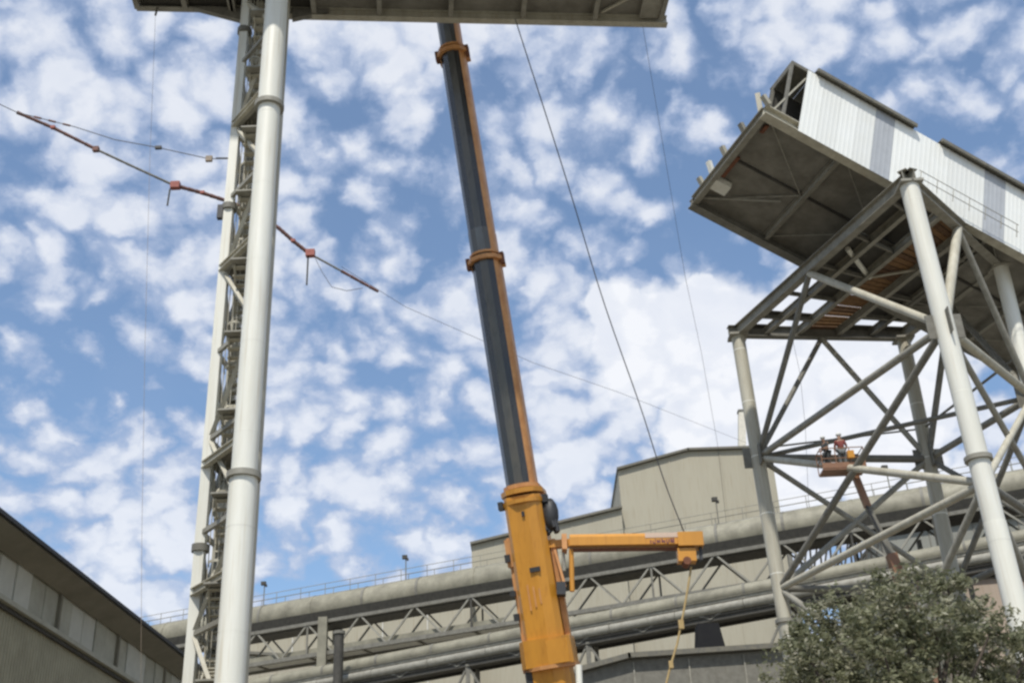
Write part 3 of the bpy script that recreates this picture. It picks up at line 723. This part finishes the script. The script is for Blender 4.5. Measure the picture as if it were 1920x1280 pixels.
for i in (6, 12):
    p = kp3[i]; MB().box(p + V((.15, 0, -.05)), .62, .4, .5).build('clamp', 'red', oc)
    MB().tube(p + V((-.2 if i == 6 else 0, 0, -.3)), p + V((-.25 if i == 6 else 0, 0, -1.7 if i == 6 else -2.6)), .06, seg=6).build('hanger_rod', 'steel_dark', oc)
MB().box(kp3[4], .4, .3, .35).build('clamp', 'cable_brown', oc)
for i in (3, 7, 9, 11): MB().box(kp3[i] + V((0, -.05, 0)), .3, .24, .2).build('clamp', 'red', oc)
MB().box(PY(429, 392, yk), .3, .3, .8).build('counterweight', 'black', oc)
s2p = [PY(x, y, yk) for x, y in ((32, 211), (140, 238), (215, 262), (297, 277), (392, 298), (450, 297))]
poly_tube(s2p, .03).build('wire', 'wire', oc)
for k in range(3): p = lerp(s2p[0], s2p[1], .3 + .25 * k); MB().tube(p, lerp(s2p[0], s2p[1], .42 + .25 * k), .07, seg=6).build('sleeve', 'cable_brown', oc)
for i, m in ((3, 'black'), (4, 'rope')): MB().box(s2p[i], .42, .2, .2 if i == 3 else .4).build('clamp', m, oc)
MB().tube(PY(405, 297, yk), PY(448, 297, yk), .06, seg=6).build('sleeve', 'steel_dark', oc)
lp = [PY(x, y, yk) for x, y in ((590, 482), (604, 510), (622, 538), (650, 545), (680, 540))]
poly_tube(lp, .02).build('slack_wire', 'wire', oc)

# ------------------------------------------------------------------ long tubular conveyor bridge
ZB = 31.0
b0 = PZ(480, 1166, ZB); b1 = PZ(1900, 918, ZB + 1.0); bu = (b1 - b0).normalized(); bs = bu.cross(V((0, 0, 1))).normalized()
if bs.y > 0: bs = -bs                                     # towards the camera
bz = V((0, 0, 1)); LB = (b1 - b0).length
def BP(a, s=0., z=0.): return b0 + bu * a + bs * s + V((0, 0, z))
cb = thing('conveyor_bridge', 'long weathered tubular conveyor bridge on a lattice truss crossing behind the crane', 'conveyor bridge', G(b0))
RT = 1.42; a_l, a_r = -26.0, LB + 26
n = 22
for i in range(n):
    a, b = lerp(a_l, a_r, i / n), lerp(a_l, a_r, (i + 1) / n)
    mb = MB(); seg = 20
    mb.tube(BP(a + .03), BP(b - .03), RT, seg=seg); mb.build('tube_section', 'pipe_beige', cb)
    MB().tube(BP(a - .12), BP(a + .12), RT * 1.035, seg=20).build('band', 'steel_dull' if i % 3 else 'pipe_beige', cb)
rl = MB()
for s in (-.75, .75):
    for z in (.55, 1.05): rl.tube(BP(a_l, s, RT * .85 + z), BP(a_r, s, RT * .85 + z), .03, seg=5)
    i = a_l
    while i < a_r: rl.tube(BP(i, s, RT * .8), BP(i, s, RT * .85 + 1.05), .03, seg=5); i += 2.6
rl.build('handrail', 'steel_grey', cb)
ch_z = -4.3; pan = 5.4
for s in (-1.25, 1.25):
    MB().bar(BP(a_l, s, -RT), BP(a_r, s, -RT), .28, .3).build('chord', 'steel_dull', cb)
    MB().bar(BP(a_l, s, ch_z), BP(a_r, s, ch_z), .3, .36).build('chord', 'steel_dull', cb)
    i = 0
    while a_l + pan * i < a_r:
        a = a_l + pan * i
        MB().bar(BP(a, s, -RT), BP(a + pan / 2, s, ch_z), .15, .14).build('diagonal', 'steel_grey' if s > 0 else 'steel_dull', cb)
        MB().bar(BP(a + pan / 2, s, ch_z), BP(a + pan, s, -RT), .15, .14).build('diagonal', 'steel_grey' if s > 0 else 'steel_dull', cb)
        if i % 3 == 0: MB().bar(BP(a, s, -RT), BP(a, s, ch_z), .16, .16).build('upright', 'steel_dark' if i % 2 else 'steel_dull', cb)
        i += 1
i = 0
while a_l + pan * i < a_r:
    a = a_l + pan * i; MB().bar(BP(a, -1.25, ch_z), BP(a, 1.25, ch_z), .2, .2).build('cross_beam', 'steel_dull', cb)
    MB().bar(BP(a, -1.25, -RT + .1), BP(a, 1.25, -RT + .1), .3, .3).build('cross_beam', 'steel_dark', cb); i += 1
MB().prof(BP(a_l, 0, -.95), BP(a_r, 0, -.95), [(-1.0, -.75), (1.0, -.75), (1.44, .45), (-1.44, .45)]).build('dark_belly', 'steel_dark', cb)  # dark box added to deepen the tube's shaded lower half
MB().slab([BP(a_l, -1.1, -RT + .1), BP(a_r, -1.1, -RT + .1), BP(a_r, 1.1, -RT + .1), BP(a_l, 1.1, -RT + .1)], .12).build('belly_plate', 'steel_dark', cb)
MB().bar(BP(a_l, 1.0, ch_z + .42), BP(LB * .38, 1.0, ch_z + .42), .06, .5).build('kick_or_lit_strip', 'pipe_beige', cb)  # strip added in place of a sunlit wall top
MB().slab([BP(a_l, -1.0, ch_z + .1), BP(LB * .45, -1.0, ch_z + .1), BP(LB * .45, .9, ch_z + .1), BP(a_l, .9, ch_z + .1)], .08).build('walkway', 'white_trim', cb)
for px, ww, m in ((605, .8, 'pipe_beige'), (1775, 1.0, 'steel_dull'), (1180, .6, 'steel_dull')):
    best = min(range(-200, 1400), key=lambda t_: abs(proj(BP(t_ * .1, 1.25, -4))[0] - px)) * .1
    for s in (1.4, -1.2):
        if m == 'steel_dull' and px == 1180: continue
        p = BP(best, s, -RT + .3); MB().bar(p, G(p), ww, ww, up=V((0, 1, 0))).build('support_column', m, cb)
def lamp(loc, label):
    o = thing('lamp_post', label, 'lamp post', loc, 'floodlight posts on the conveyor bridge')
    MB().tube(loc, loc + V((0, 0, 2.1)), .05, seg=8).build('pole', 'steel_dull', o)
    m = MB(); m.box(loc + V((-.1, 0, 2.2)), .46, .36, .32); m.box(loc + V((.16, 0, 1.98)), .16, .24, .2); m.build('lamp_head', 'steel_dark', o)
    return o
def atub(px):
    t_ = min(range(-300, 1400), key=lambda t_: abs(proj(BP(t_ * .1, 0, RT))[0] - px)) * .1; return BP(t_, 0, RT)
lp0 = lamp(atub(494), 'floodlight post on the bridge tube, the one just right of the tall white tower')
dup(lp0, atub(761), 'floodlight post on the bridge tube, standing against the sky left of the yellow crane')
dup(lp0, atub(1349), 'floodlight post on the bridge tube in front of the beige gabled building')
dup(lp0, atub(1671), 'floodlight post on the bridge tube seen inside the braced tower')

# second, lower conveyor
lo0 = PY(642, 1272, b0.y - 6); lo1 = PZ(1460, 1118, lo0.z + 1.2); lu = (lo1 - lo0).normalized(); ls = lu.cross(V((0, 0, 1))).normalized()
if ls.y > 0: ls = -ls
LL = (lo1 - lo0).length
def QP(a, s=0., z=0.): return lo0 + lu * a + ls * s + V((0, 0, z))
lc = thing('lower_conveyor', 'lower twin pipe conveyor with dark belly running under the tubular bridge', 'conveyor', G(lo0))
e0, e1 = -18., LL + 30
n = 16
for i in range(n):
    a, b = lerp(e0, e1, i / n), lerp(e0, e1, (i + 1) / n)
    MB().tube(QP(a + .02, .0, .85), QP(b - .02, .0, .85), .62, seg=16).build('cover_section', 'pipe_beige', lc)
    MB().tube(QP(a + .02, .95, -.3), QP(b - .02, .95, -.3), .38, seg=14).build('pipe_section', 'steel_grey', lc)
    MB().tube(QP(a - .1, 0, .85), QP(a + .1, 0, .85), .66, seg=16).build('band', 'steel_dull', lc)
    for z0, z1 in ((.2, -1.0), ):
        MB().bar(QP(a, 1.0, z0), QP((a + b) / 2, 1.0, z1), .14, .14).build('diagonal', 'steel_dull', lc); MB().bar(QP((a + b) / 2, 1.0, z1), QP(b, 1.0, z0), .14, .14).build('diagonal', 'steel_dull', lc)
for s in (-1, 1):
    MB().beam(QP(e0, s, .25), QP(e1, s, .25), .3, .3).build('chord', 'steel_grey', lc)
    MB().beam(QP(e0, s, -1.0), QP(e1, s, -1.0), .3, .4).build('chord', 'steel_dark', lc)
MB().bar(QP(e0, .35, -.62), QP(e1, .35, -.62), 1.3, .75).build('dark_belly', 'steel_dark', lc)  # dark box added to deepen the shaded band below the cover
MB().slab([QP(e0, -1., -.9), QP(e1, -1., -.9), QP(e1, 1., -.9), QP(e0, 1., -.9)], .1).build('belly_plate', 'steel_dark', lc)
i = 0
for k in range(9):
    a = lerp(2, LL + 6, k / 8)
    if k in (2, 4, 7):
        for s in (-.9, .9): p = QP(a, s, -1.0); MB().bar(p, G(p), .35, .35, up=V((0, 1, 0))).build('support_column', 'steel_dull', lc)
        MB().bar(QP(a, .9, -1.1), QP(a + 2.2, .9, -4.6), .16, .16).build('brace', 'steel_dull', lc); MB().bar(QP(a, .9, -1.1), QP(a - 2.2, .9, -4.6), .16, .16).build('brace', 'steel_dull', lc)
# black column beside the beige one
p = PY(636, 1185, b0.y - 9)
st = thing('pipe_stack', 'dark round stack standing beside the beige bridge column', 'stack', G(p)); MB().tube(G(p), p, .42, seg=14).build('pipe', 'steel_dark', st)
MB().tube(p - V((0, 0, .15)), p + V((0, 0, .1)), .52, seg=14).build('collar', 'steel_dull', st)
# black hopper
hp = PY(1325, 1172, 78); hw = PY(1343, 1172, 78).x - hp.x; hb_ = PY(1359, 1232, 78); hwb = hb_.x - hp.x
ho = thing('chute_hopper', 'black tapered hopper under the lower conveyor, left of the trestle tower leg', 'hopper', G(hp))
def fr(c, w, d): return [c + V((-w, -d, 0)), c + V((w, -d, 0)), c + V((w, d, 0)), c + V((-w, d, 0))]
mb = MB(); a_ = fr(hp, hw * 1.1, .7); b_ = fr(V((hp.x, hp.y, hb_.z)), hwb, 1.2); mb.add(a_ + b_, [(0, 1, 5, 4), (1, 2, 6, 5), (2, 3, 7, 6), (3, 0, 4, 7), (0, 3, 2, 1), (4, 5, 6, 7)]); mb.build('hopper_body', 'soot', ho)
for sx_, sy in ((-1, -1), (1, -1), (1, 1), (-1, 1)): p = V((hp.x + sx_ * hwb * .8, hp.y + sy, hb_.z)); MB().bar(p, G(p), .25, .25, up=V((0, 1, 0))).build('leg', 'steel_dull', ho)

# ------------------------------------------------------------------ far buildings
def facade(name, label, pix, y, m, depth=30, seams=0, trim=None, roofm='roof_dark', zbase=0, ridge=.35, cat='building'):
    """a block whose front outline (roof line, left to right) is read off the photograph; walls, roof edge and cladding joints are parts"""
    tp = [PY(a, b, y) for a, b in pix]
    o = thing(name, label, cat, V((tp[0].x, y, 0)))
    n = len(tp); fr_ = [V((p.x, y, zbase)) for p in (tp[0], tp[-1])]
    mb = MB(); bk = V((0, depth, 0))
    ring = [fr_[0]] + tp + [fr_[1]]; k = len(ring)
    vs = ring + [p + bk for p in ring]
    mb.add(vs, [tuple(range(k - 1, -1, -1)), tuple(range(k, 2 * k))] + [(i, (i + 1) % k, k + (i + 1) % k, k + i) for i in range(k)])
    mb.build('wall', m, o)
    for a, b in zip(tp, tp[1:]):
        d = (b - a).normalized()
        q_ = [a - d * .1 + V((0, -.5, .03)), b + d * .1 + V((0, -.5, .03)), b + d * .1 + bk + V((0, .5, .03)), a - d * .1 + bk + V((0, .5, .03))]
        MB().slab(q_, .3).build('roof', roofm, o)
    if seams:
        x0, x1 = tp[0].x, tp[-1].x; nn = int((x1 - x0) / seams)
        for i in range(1, nn):
            x = lerp(x0, x1, i / nn)
            zt = next((lerp(a, b, (x - a.x) / (b.x - a.x)).z for a, b in zip(tp, tp[1:]) if a.x <= x <= b.x), tp[0].z)
            MB().box(V((x, y - .02, zt / 2)), .10, .12, zt - .3).build('cladding_joint', trim or m, o)
    return o
facade('gabled_building', 'large beige gabled building rising above the tubular bridge, left of the trestle tower', [(1159, 882), (1290, 846), (1410, 842), (1446, 848)], 140, 'beige_clad', 34, 6.0, 'beige_pale')
facade('stepped_block', 'lower beige block stepping down left of the gabled building, behind the crane', [(884, 1022), (1165, 954)], 139, 'beige_clad', 30, 5.5, 'beige_pale')
facade('long_hall', 'long beige hall with pale pilasters behind the lattice truss, left of the crane', [(465, 1196), (700, 1150), (884, 1108)], 136, 'beige_clad', 30, 4.4, 'white_trim')
facade('low_hall', 'low beige hall seen beneath the lower conveyor at the bottom left', [(430, 1225), (640, 1238), (700, 1236)], 126, 'beige_pale', 8, 5, 'beige_clad')
facade('dark_shed', 'low dark grey shed at the bottom edge between the crane and the tree', [(1085, 1262), (1180, 1236), (1480, 1216), (1600, 1212)], 72, 'steel_dull', 16, 3, 'steel_grey')
facade('grey_plant_building', 'grey plant building behind the braced tower on the right', [(1655, 1000), (1790, 982), (1990, 962)], 108, 'grey_clad', 20, 4, 'steel_dull')
facade('pink_building', 'dull pinkish building at the right edge behind the round tower leg', [(1800, 1082), (2010, 1066)], 96, 'pink_clad', 8, 4, 'beige_pale')
p = PY(1391, 845, 146); chn = thing('chimney', 'pale slim chimney on the roof of the beige gabled building', 'chimney', p)
ct_ = PY(1391, 772, 146); MB().bar(p, ct_, .95, .95, up=V((0, 1, 0))).build('shaft', 'chimney_pale', chn); MB().box(ct_ + V((0, 0, .05)), 1.15, 1.15, .25).build('cap', 'steel_dull', chn)
# handrails on the roof and pipe rack behind
pr_ = thing('pipe_rack', 'distant pipe rack with lattice bracing seen through the braced tower', 'pipe rack', G(PY(1560, 1060, 104)))
for i in range(9):
    a = PY(1478 + i * 19, 1000, 104); b = PY(1486 + i * 19, 1085, 104); c = PY(1497 + i * 19, 1000, 104)
    MB().bar(a, b, .16, .16).build('diagonal', 'steel_dark', pr_); MB().bar(b, c, .16, .16).build('diagonal', 'steel_dark', pr_)
MB().bar(PY(1470, 1003, 104), PY(1660, 985, 104), .3, .3).build('chord', 'steel_dull', pr_)
MB().bar(PY(1470, 1088, 104), PY(1660, 1068, 104), .4, .5).build('chord', 'steel_dull', pr_)
for px in (1474, 1652): q_ = PY(px, 1000, 104); MB().bar(q_, G(q_), .4, .4, up=V((0, 1, 0))).build('support_column', 'steel_dull', pr_)
# steel platform bays in front of the grey building
sf = thing('pipe_trestle', 'dark open steel frame with pipes below the braced tower, right of the orange lift', 'steel frame', G(PY(1790, 1100, 90)))
for px in (1722, 1800, 1862, 1905, 1960): q_ = PY(px, 1012, 90); MB().bar(q_, G(q_), .32, .32, up=V((0, 1, 0))).build('column', 'steel_dull', sf)
for k, (ya, yb_) in enumerate(((1040, 1016), (1062, 1046), (1078, 1066))):
    MB().bar(PY(1690, ya, 89.6), PY(1980, yb_, 89.6), .3, .4).build('beam', 'steel_dark' if k % 2 == 0 else 'steel_dull', sf)
for k in range(5): MB().tube(PY(1680, 1052 + k * 9, 91), PY(1985, 1034 + k * 10, 91), .2, seg=10).build('pipe', 'steel_pale' if k in (1,) else 'steel_dull', sf)
MB().slab([PY(1800, 1052, 89), PY(1900, 1046, 89), PY(1900, 1080, 89), PY(1800, 1084, 89)], .3).build('screen_plate', 'steel_dark', sf)

# ------------------------------------------------------------------ shed on the left with deep fascia
ZS = 15.0
s0 = PZ(0, 963, ZS); s1_ = PZ(343, 1229, ZS); sd = (s1_ - s0).normalized(); sn = V((sd.y, -sd.x, 0))
if sn.x < 0: sn = -sn
sh = thing('storage_shed', 'olive grey storage shed with deep dark eave at the bottom left', 'building', G(s0))
def SP(a, d=0., z=0.): return s0 + sd * a + sn * d + V((0, 0, z))
al, ar = -30, (s1_ - s0).length + 14
# fascia slopes back under the eave; ledge; panels
def row_z(px, py, d):          # height where the pixel's ray meets the wall plane set back by d
    r = ray(px, py); t = ((s0 - sn * d - EYE).dot(sn)) / r.dot(sn); return (EYE + r * t).z - ZS
zf = row_z(0, 1030, 1.0); zl = row_z(0, 1128, 1.0)
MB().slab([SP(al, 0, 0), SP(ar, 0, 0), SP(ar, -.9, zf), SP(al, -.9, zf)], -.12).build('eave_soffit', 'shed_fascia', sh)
MB().slab([SP(al, .05, .06), SP(ar, .05, .06), SP(ar, -9, 3.0), SP(al, -9, 3.0)], -.15).build('roof', 'roof_dark', sh)
MB().bar(SP(al, .08, .02), SP(ar, .08, .02), .14, .14).build('gutter', 'black', sh)
MB().slab([SP(al, -1.0, zl), SP(ar, -1.0, zl), SP(ar, -1.0, -ZS), SP(al, -1.0, -ZS)], .3).build('wall', 'shed_wall', sh)
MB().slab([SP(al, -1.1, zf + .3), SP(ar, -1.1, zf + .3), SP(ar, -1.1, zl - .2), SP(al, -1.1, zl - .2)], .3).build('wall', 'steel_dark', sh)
a = al; i = 0
while a < ar:
    m = ('shed_panel', 'shed_panel', 'shed_panel_light', 'shed_panel', 'shed_panel_light')[i * 7 % 5]
    MB().box(SP(a + .62, -1.0 + (.04 if i % 3 == 0 else 0), (zf + zl) / 2), 1.2, .08, abs(zf - zl) - .1, sd, sn).build('wall_panel', m, sh)
    if i % 5 == 0: MB().box(SP(a, -.93, (zf + zl) / 2), .16, .2, abs(zf - zl), sd, sn).build('pilaster', 'shed_fascia', sh)
    a += 1.25; i += 1
MB().bar(SP(al, -.85, zl + .02), SP(ar, -.85, zl + .02), .34, .16).build('ledge', 'shed_panel', sh)
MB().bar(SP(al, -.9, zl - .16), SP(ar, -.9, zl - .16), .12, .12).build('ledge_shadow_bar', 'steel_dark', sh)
a = al
rb = MB()
while a < ar: rb.bar(SP(a, -.985, zl - .2), SP(a, -.992, -ZS), .05, .03, up=sn); a += .22
tag(rb.build('cladding_ribs', 'shed_wall', sh), kind='stuff')
MB().slab([SP(ar, -1.0, 0), SP(ar, -12, 3), SP(ar, -12, -ZS), SP(ar, -1.0, -ZS)], .2).build('end_wall', 'shed_wall', sh)

# ------------------------------------------------------------------ boom lift with two workers
LY = 50.5
bk = PY(1582, 872, LY)
bl = thing('boom_lift', 'orange boom lift raised inside the braced tower, basket holding two workers', 'boom lift', G(PY(1700, 1100, LY)))
fl = PY(1580, 884, LY); bw, bd, bh = 1.95, .9, 1.0
MB().box(fl, bw, bd, .1).build('basket_floor', 'lift_orange', bl)
MB().box(fl + V((0, -bd / 2, .16)), bw, .04, .26).build('kick_or_lit_strip', 'lift_orange', bl)
rr_ = MB()
for z in (.5, bh):
    c = fl + V((0, 0, z)); q4 = [c + V((-bw / 2, -bd / 2, 0)), c + V((bw / 2, -bd / 2, 0)), c + V((bw / 2, bd / 2, 0)), c + V((-bw / 2, bd / 2, 0))]
    for i in range(4): rr_.tube(q4[i], q4[(i + 1) % 4], .025, seg=6)
for x in (-.5, -.17, .17, .5):
    for y in (-.5, .5): rr_.tube(fl + V((x * bw, y * bd, 0)), fl + V((x * bw, y * bd, bh)), .025, seg=6)
rr_.build('basket_rail', 'lift_orange', bl)
MB().box(fl + V((.35, -bd / 2 - .06, .62)), .3, .2, .35).build('control_box', 'crane_yellow', bl)
jt = PY(1604, 893, LY + .7); jm = PY(1627, 950, LY + .8); jn = PY(1652, 1000, LY + .8); jo = PY(1690, 1078, LY + .8); jp = V((jo.x + 1.8, jo.y, 2.6))
MB().bar(fl + V((.3, .4, -.05)), jt, .2, .2).build('basket_mount', 'lift_orange', bl)
MB().bar(jt, jm, .28, .3, up=V((0, 1, 0))).build('jib', 'lift_orange', bl)
MB().bar(jm, jn, .22, .25, up=V((0, 1, 0))).build('inner_boom', 'steel_dull', bl)
MB().bar(jn, lerp(jn, jo, .5), .26, .28, up=V((0, 1, 0))).build('inner_boom', 'steel_dull', bl)
MB().bar(lerp(jn, jo, .5), jp, .42, .48, up=V((0, 1, 0))).build('outer_boom', 'lift_orange', bl)
MB().tube(jm + V((-.1, -.2, 0)), jn + V((-.1, -.2, 0)), .05, seg=8).build('hose', 'black', bl)
MB().box(V((jp.x - .1, jp.y, 1.7)), 2.0, 1.9, 1.7).build('turret', 'steel_dull', bl)
MB().box(V((jp.x - .1, jp.y, .75)), 2.6, 2.0, .5).build('chassis', 'steel_dull', bl)
for sx_ in (-1, 1):
    for sy in (-1, 1): c = V((jp.x - .1 + sx_, jp.y + sy * 1.05, .45)); MB().tube(c - V((0, .18, 0)), c + V((0, .18, 0)), .45, seg=16).build('wheel', 'tyre', bl)

def person(label, base, h, face, shirt, trousers, hat, lean=0., arm=0.):
    """standing figure: one skinned body, clothes and helmet on top"""
    o = thing('person', label, 'person', base); s = h / 1.75
    f = V((math.cos(face), math.sin(face), 0)); l = V((-f.y, f.x, 0))
    def q(a, b, c): return base + (l * a + f * (b + lean * max(0, c - .9)) + V((0, 0, c))) * s
    js = {'pel': q(0, 0, .95), 'bel': q(0, .0, 1.1), 'che': q(0, .01, 1.3), 'nek': q(0, 0, 1.46), 'hd0': q(0, .01, 1.56), 'hd1': q(0, .02, 1.68),
          'hl': q(.09, 0, .9), 'kl': q(.11, .03, .5), 'al': q(.12, 0, .09), 'tl': q(.13, .14, .04), 'hr': q(-.09, 0, .9), 'kr': q(-.11, .02, .5), 'ar': q(-.12, -.02, .09), 'tr': q(-.13, .12, .04),
          'sl': q(.18, 0, 1.4), 'el': q(.26, .05, 1.14), 'wl': q(.2, .27 + arm, 1.06), 'nl': q(.17, .35 + arm, 1.06), 'sr': q(-.18, 0, 1.4), 'er': q(-.26, .04, 1.14), 'wr': q(-.2, .26, 1.04), 'nr': q(-.17, .34, 1.04)}
    rad = dict(pel=.135, bel=.125, che=.145, nek=.062, hd0=.085, hd1=.088, hl=.095, kl=.068, al=.05, tl=.04, hr=.095, kr=.068, ar=.05, tr=.04, sl=.065, el=.046, wl=.032, nl=.03, sr=.065, er=.046, wr=.032, nr=.03)
    ed = [('pel', 'bel'), ('bel', 'che'), ('che', 'nek'), ('nek', 'hd0'), ('hd0', 'hd1'), ('pel', 'hl'), ('hl', 'kl'), ('kl', 'al'), ('al', 'tl'), ('pel', 'hr'), ('hr', 'kr'), ('kr', 'ar'), ('ar', 'tr'),
          ('che', 'sl'), ('sl', 'el'), ('el', 'wl'), ('wl', 'nl'), ('che', 'sr'), ('sr', 'er'), ('er', 'wr'), ('wr', 'nr')]
    def skinned(name, edges, m, grow=1., root=None):
        ks = []
        for e in edges:
            for x in e:
                if x not in ks: ks.append(x)
        me = bpy.data.meshes.new(name); me.from_pydata([js[k] - base for k in ks], [(ks.index(a), ks.index(b)) for a, b in edges], [])
        ob = bpy.data.objects.new(name, me); col.objects.link(ob); ob.parent = o; me.materials.append(MATS[m])
        md = ob.modifiers.new('skin', 'SKIN'); md.use_smooth_shade = True
        for k, sv in zip(ks, me.skin_vertices[0].data if me.skin_vertices else []): sv.radius = (rad[k] * s * grow,) * 2; sv.use_root = (k == (root or ks[0]))
        ob.modifiers.new('sub', 'SUBSURF').levels = 1; ob.modifiers['sub'].render_levels = 1
        if not me.skin_vertices:
            me.attributes
        return ob
    body = skinned('body', ed, 'skin')
    skinned('shirt', [e for e in ed if e in (('pel', 'bel'), ('bel', 'che'), ('che', 'sl'), ('sl', 'el'), ('che', 'sr'), ('sr', 'er'))], shirt, 1.16)
    skinned('trousers', [('pel', 'hl'), ('hl', 'kl'), ('kl', 'al'), ('pel', 'hr'), ('hr', 'kr'), ('kr', 'ar')], trousers, 1.14)
    for side, sg in (('l', 1), ('r', -1)):
        w = js['n' + side]
        for i in range(5):
            hb2 = MB(); a_ = w + l * ((i - 2) * .018 * s); b2 = a_ + (f * (.07 - abs(i - 2) * .008) + V((0, 0, -.015))) * s if i < 4 else a_ + (l * -sg * .03 + f * .03) * s
            hb2.tube(a_, lerp(a_, b2, .6), .009 * s, seg=6); hb2.tube(lerp(a_, b2, .6), b2 + V((0, 0, -.02 * s)), .008 * s, .006 * s, seg=6); hb2.build('finger', 'skin', o)
    hc = js['hd1']
    MB().ball(hc + V((0, 0, .035 * s)), .122 * s, seg=12, sq=(1, 1, .85)).tube(hc + V((0, 0, .03 * s)), hc + V((0, 0, .045 * s)), .128 * s, seg=14).build('helmet', hat, o)
    MB().tube(hc + f * .09 * s + V((0, 0, -.03)), hc + f * .118 * s + V((0, 0, -.05)), .012, seg=6).build('nose', 'skin', o)
    return o
person('worker in dark clothes and pale helmet, left one in the lift basket', fl + V((-.58, -.05, .05)), 1.66, R(200), 'cloth_dark', 'cloth_dark', 'hat_white', lean=.1)
person('worker in dark red shirt, right one in the lift basket', fl + V((.12, .0, .05)), 1.82, R(80), 'cloth_red', 'cloth_grey', 'hat_white')

# ------------------------------------------------------------------ tree
TY = 33.0
tb = G(PY(1675, 1280, TY))
tr = thing('olive_tree', 'grey green leafy tree filling the bottom right corner below the trestle tower', 'tree', tb)
ztop = PY(1720, 1085, TY).z
tk = MB(); p = tb; 
for i in range(5):
    qn = V((tb.x + random.uniform(-.15, .15), TY + random.uniform(-.15, .15), (i + 1) * .75)); tk.tube(p, qn, .3 - i * .03, .3 - (i + 1) * .03, seg=12, caps=False); p = qn
fork = p; trunk = tk.build('trunk', 'bark', tr)
clumps = []
spec = [(1500, 1205, 40, -.8), (1495, 1265, 42, 0), (1530, 1168, 40, .7), (1520, 1250, 80, -.5), (1585, 1140, 44, .4), (1650, 1112, 44, -.4), (1600, 1200, 80, .8), (1712, 1096, 44, .5), (1780, 1102, 42, -.4), (1700, 1190, 85, -.9),
        (1820, 1140, 45, .6), (1790, 1210, 75, .6), (1860, 1190, 55, -.6), (1850, 1260, 55, .3), (1930, 1205, 45, 0), (1925, 1270, 50, .8), (1690, 1140, 52, -1.1), (1620, 1165, 50, -1.), (1660, 1230, 70, -1.6), (1760, 1180, 55, -1.2), (1640, 1270, 85, .2), (1740, 1290, 75, -1.), (1510, 1310, 55, .5), (1560, 1320, 90, .5), (1860, 1330, 80, -.5), (1680, 1350, 110, 0), (1990, 1240, 60, 0)]
for px, py, r, dy in spec:
    c = PY(px, py, TY + dy * 1.2); clumps.append((c, r / FPX * 34 * 1.05))
for c, r in clumps:
    lb = MB(); pp = fork; n = 4
    for i in range(n):
        qn = lerp(fork, c, (i + 1) / n) + V((random.uniform(-.2, .2), random.uniform(-.2, .2), random.uniform(-.1, .2)))
        lb.tube(pp, qn, .13 * (1 - i / n) + .025, .13 * (1 - (i + 1) / n) + .025, seg=7, caps=False); pp = qn
    lb.build('limb', 'bark', tr)
lf = MB()
for c, r in clumps:
    nsub = int(17 * (r / .9) ** 2) + 8
    for _ in range(nsub):
        d = V((random.gauss(0, 1), random.gauss(0, 1), random.gauss(0, 1))).normalized() * (r * random.random() ** .45)
        d.z *= .8; cc_ = c + d; rs = random.uniform(.12, .34); mi = random.choices((0, 1, 2), (.55, .2, .25))[0]
        for _ in range(random.randint(28, 60)):
            e = V((random.gauss(0, .55), random.gauss(0, .55), random.gauss(0, .45))) * rs; pc = cc_ + e
            a1 = V((random.gauss(0, 1), random.gauss(0, 1), random.gauss(0, .6))).normalized(); a2 = a1.cross(V((random.gauss(0, 1), random.gauss(0, 1), random.gauss(0, 1)))).normalized()
            sz = random.uniform(.045, .12); wd_ = sz * .38
            lf.add([pc - a1 * sz, pc + a2 * wd_, pc + a1 * sz, pc - a2 * wd_], [(0, 1, 2, 3)], mi if random.random() < .8 else random.randint(0, 2))
cro = lf.build('crown', ['leaf', 'leaf_dark', 'leaf_pale'], tr); tag(cro, kind='stuff')
for nm in ('leaf', 'leaf_dark', 'leaf_pale'):
    t = MATS[nm].node_tree; b = t.nodes['Principled BSDF']; out = t.nodes['Material Output']
    tl = t.nodes.new('ShaderNodeBsdfTranslucent'); ms = t.nodes.new('ShaderNodeMixShader'); ms.inputs[0].default_value = .4
    src = b.inputs['Base Color'].links[0].from_socket; t.links.new(src, tl.inputs[0])
    t.links.new(b.outputs[0], ms.inputs[1]); t.links.new(tl.outputs[0], ms.inputs[2]); t.links.new(ms.outputs[0], out.inputs[0])

scn.cycles.pixel_filter_type = 'BLACKMAN_HARRIS'; scn.cycles.filter_width = 2.6
scn.cycles.max_bounces = 6
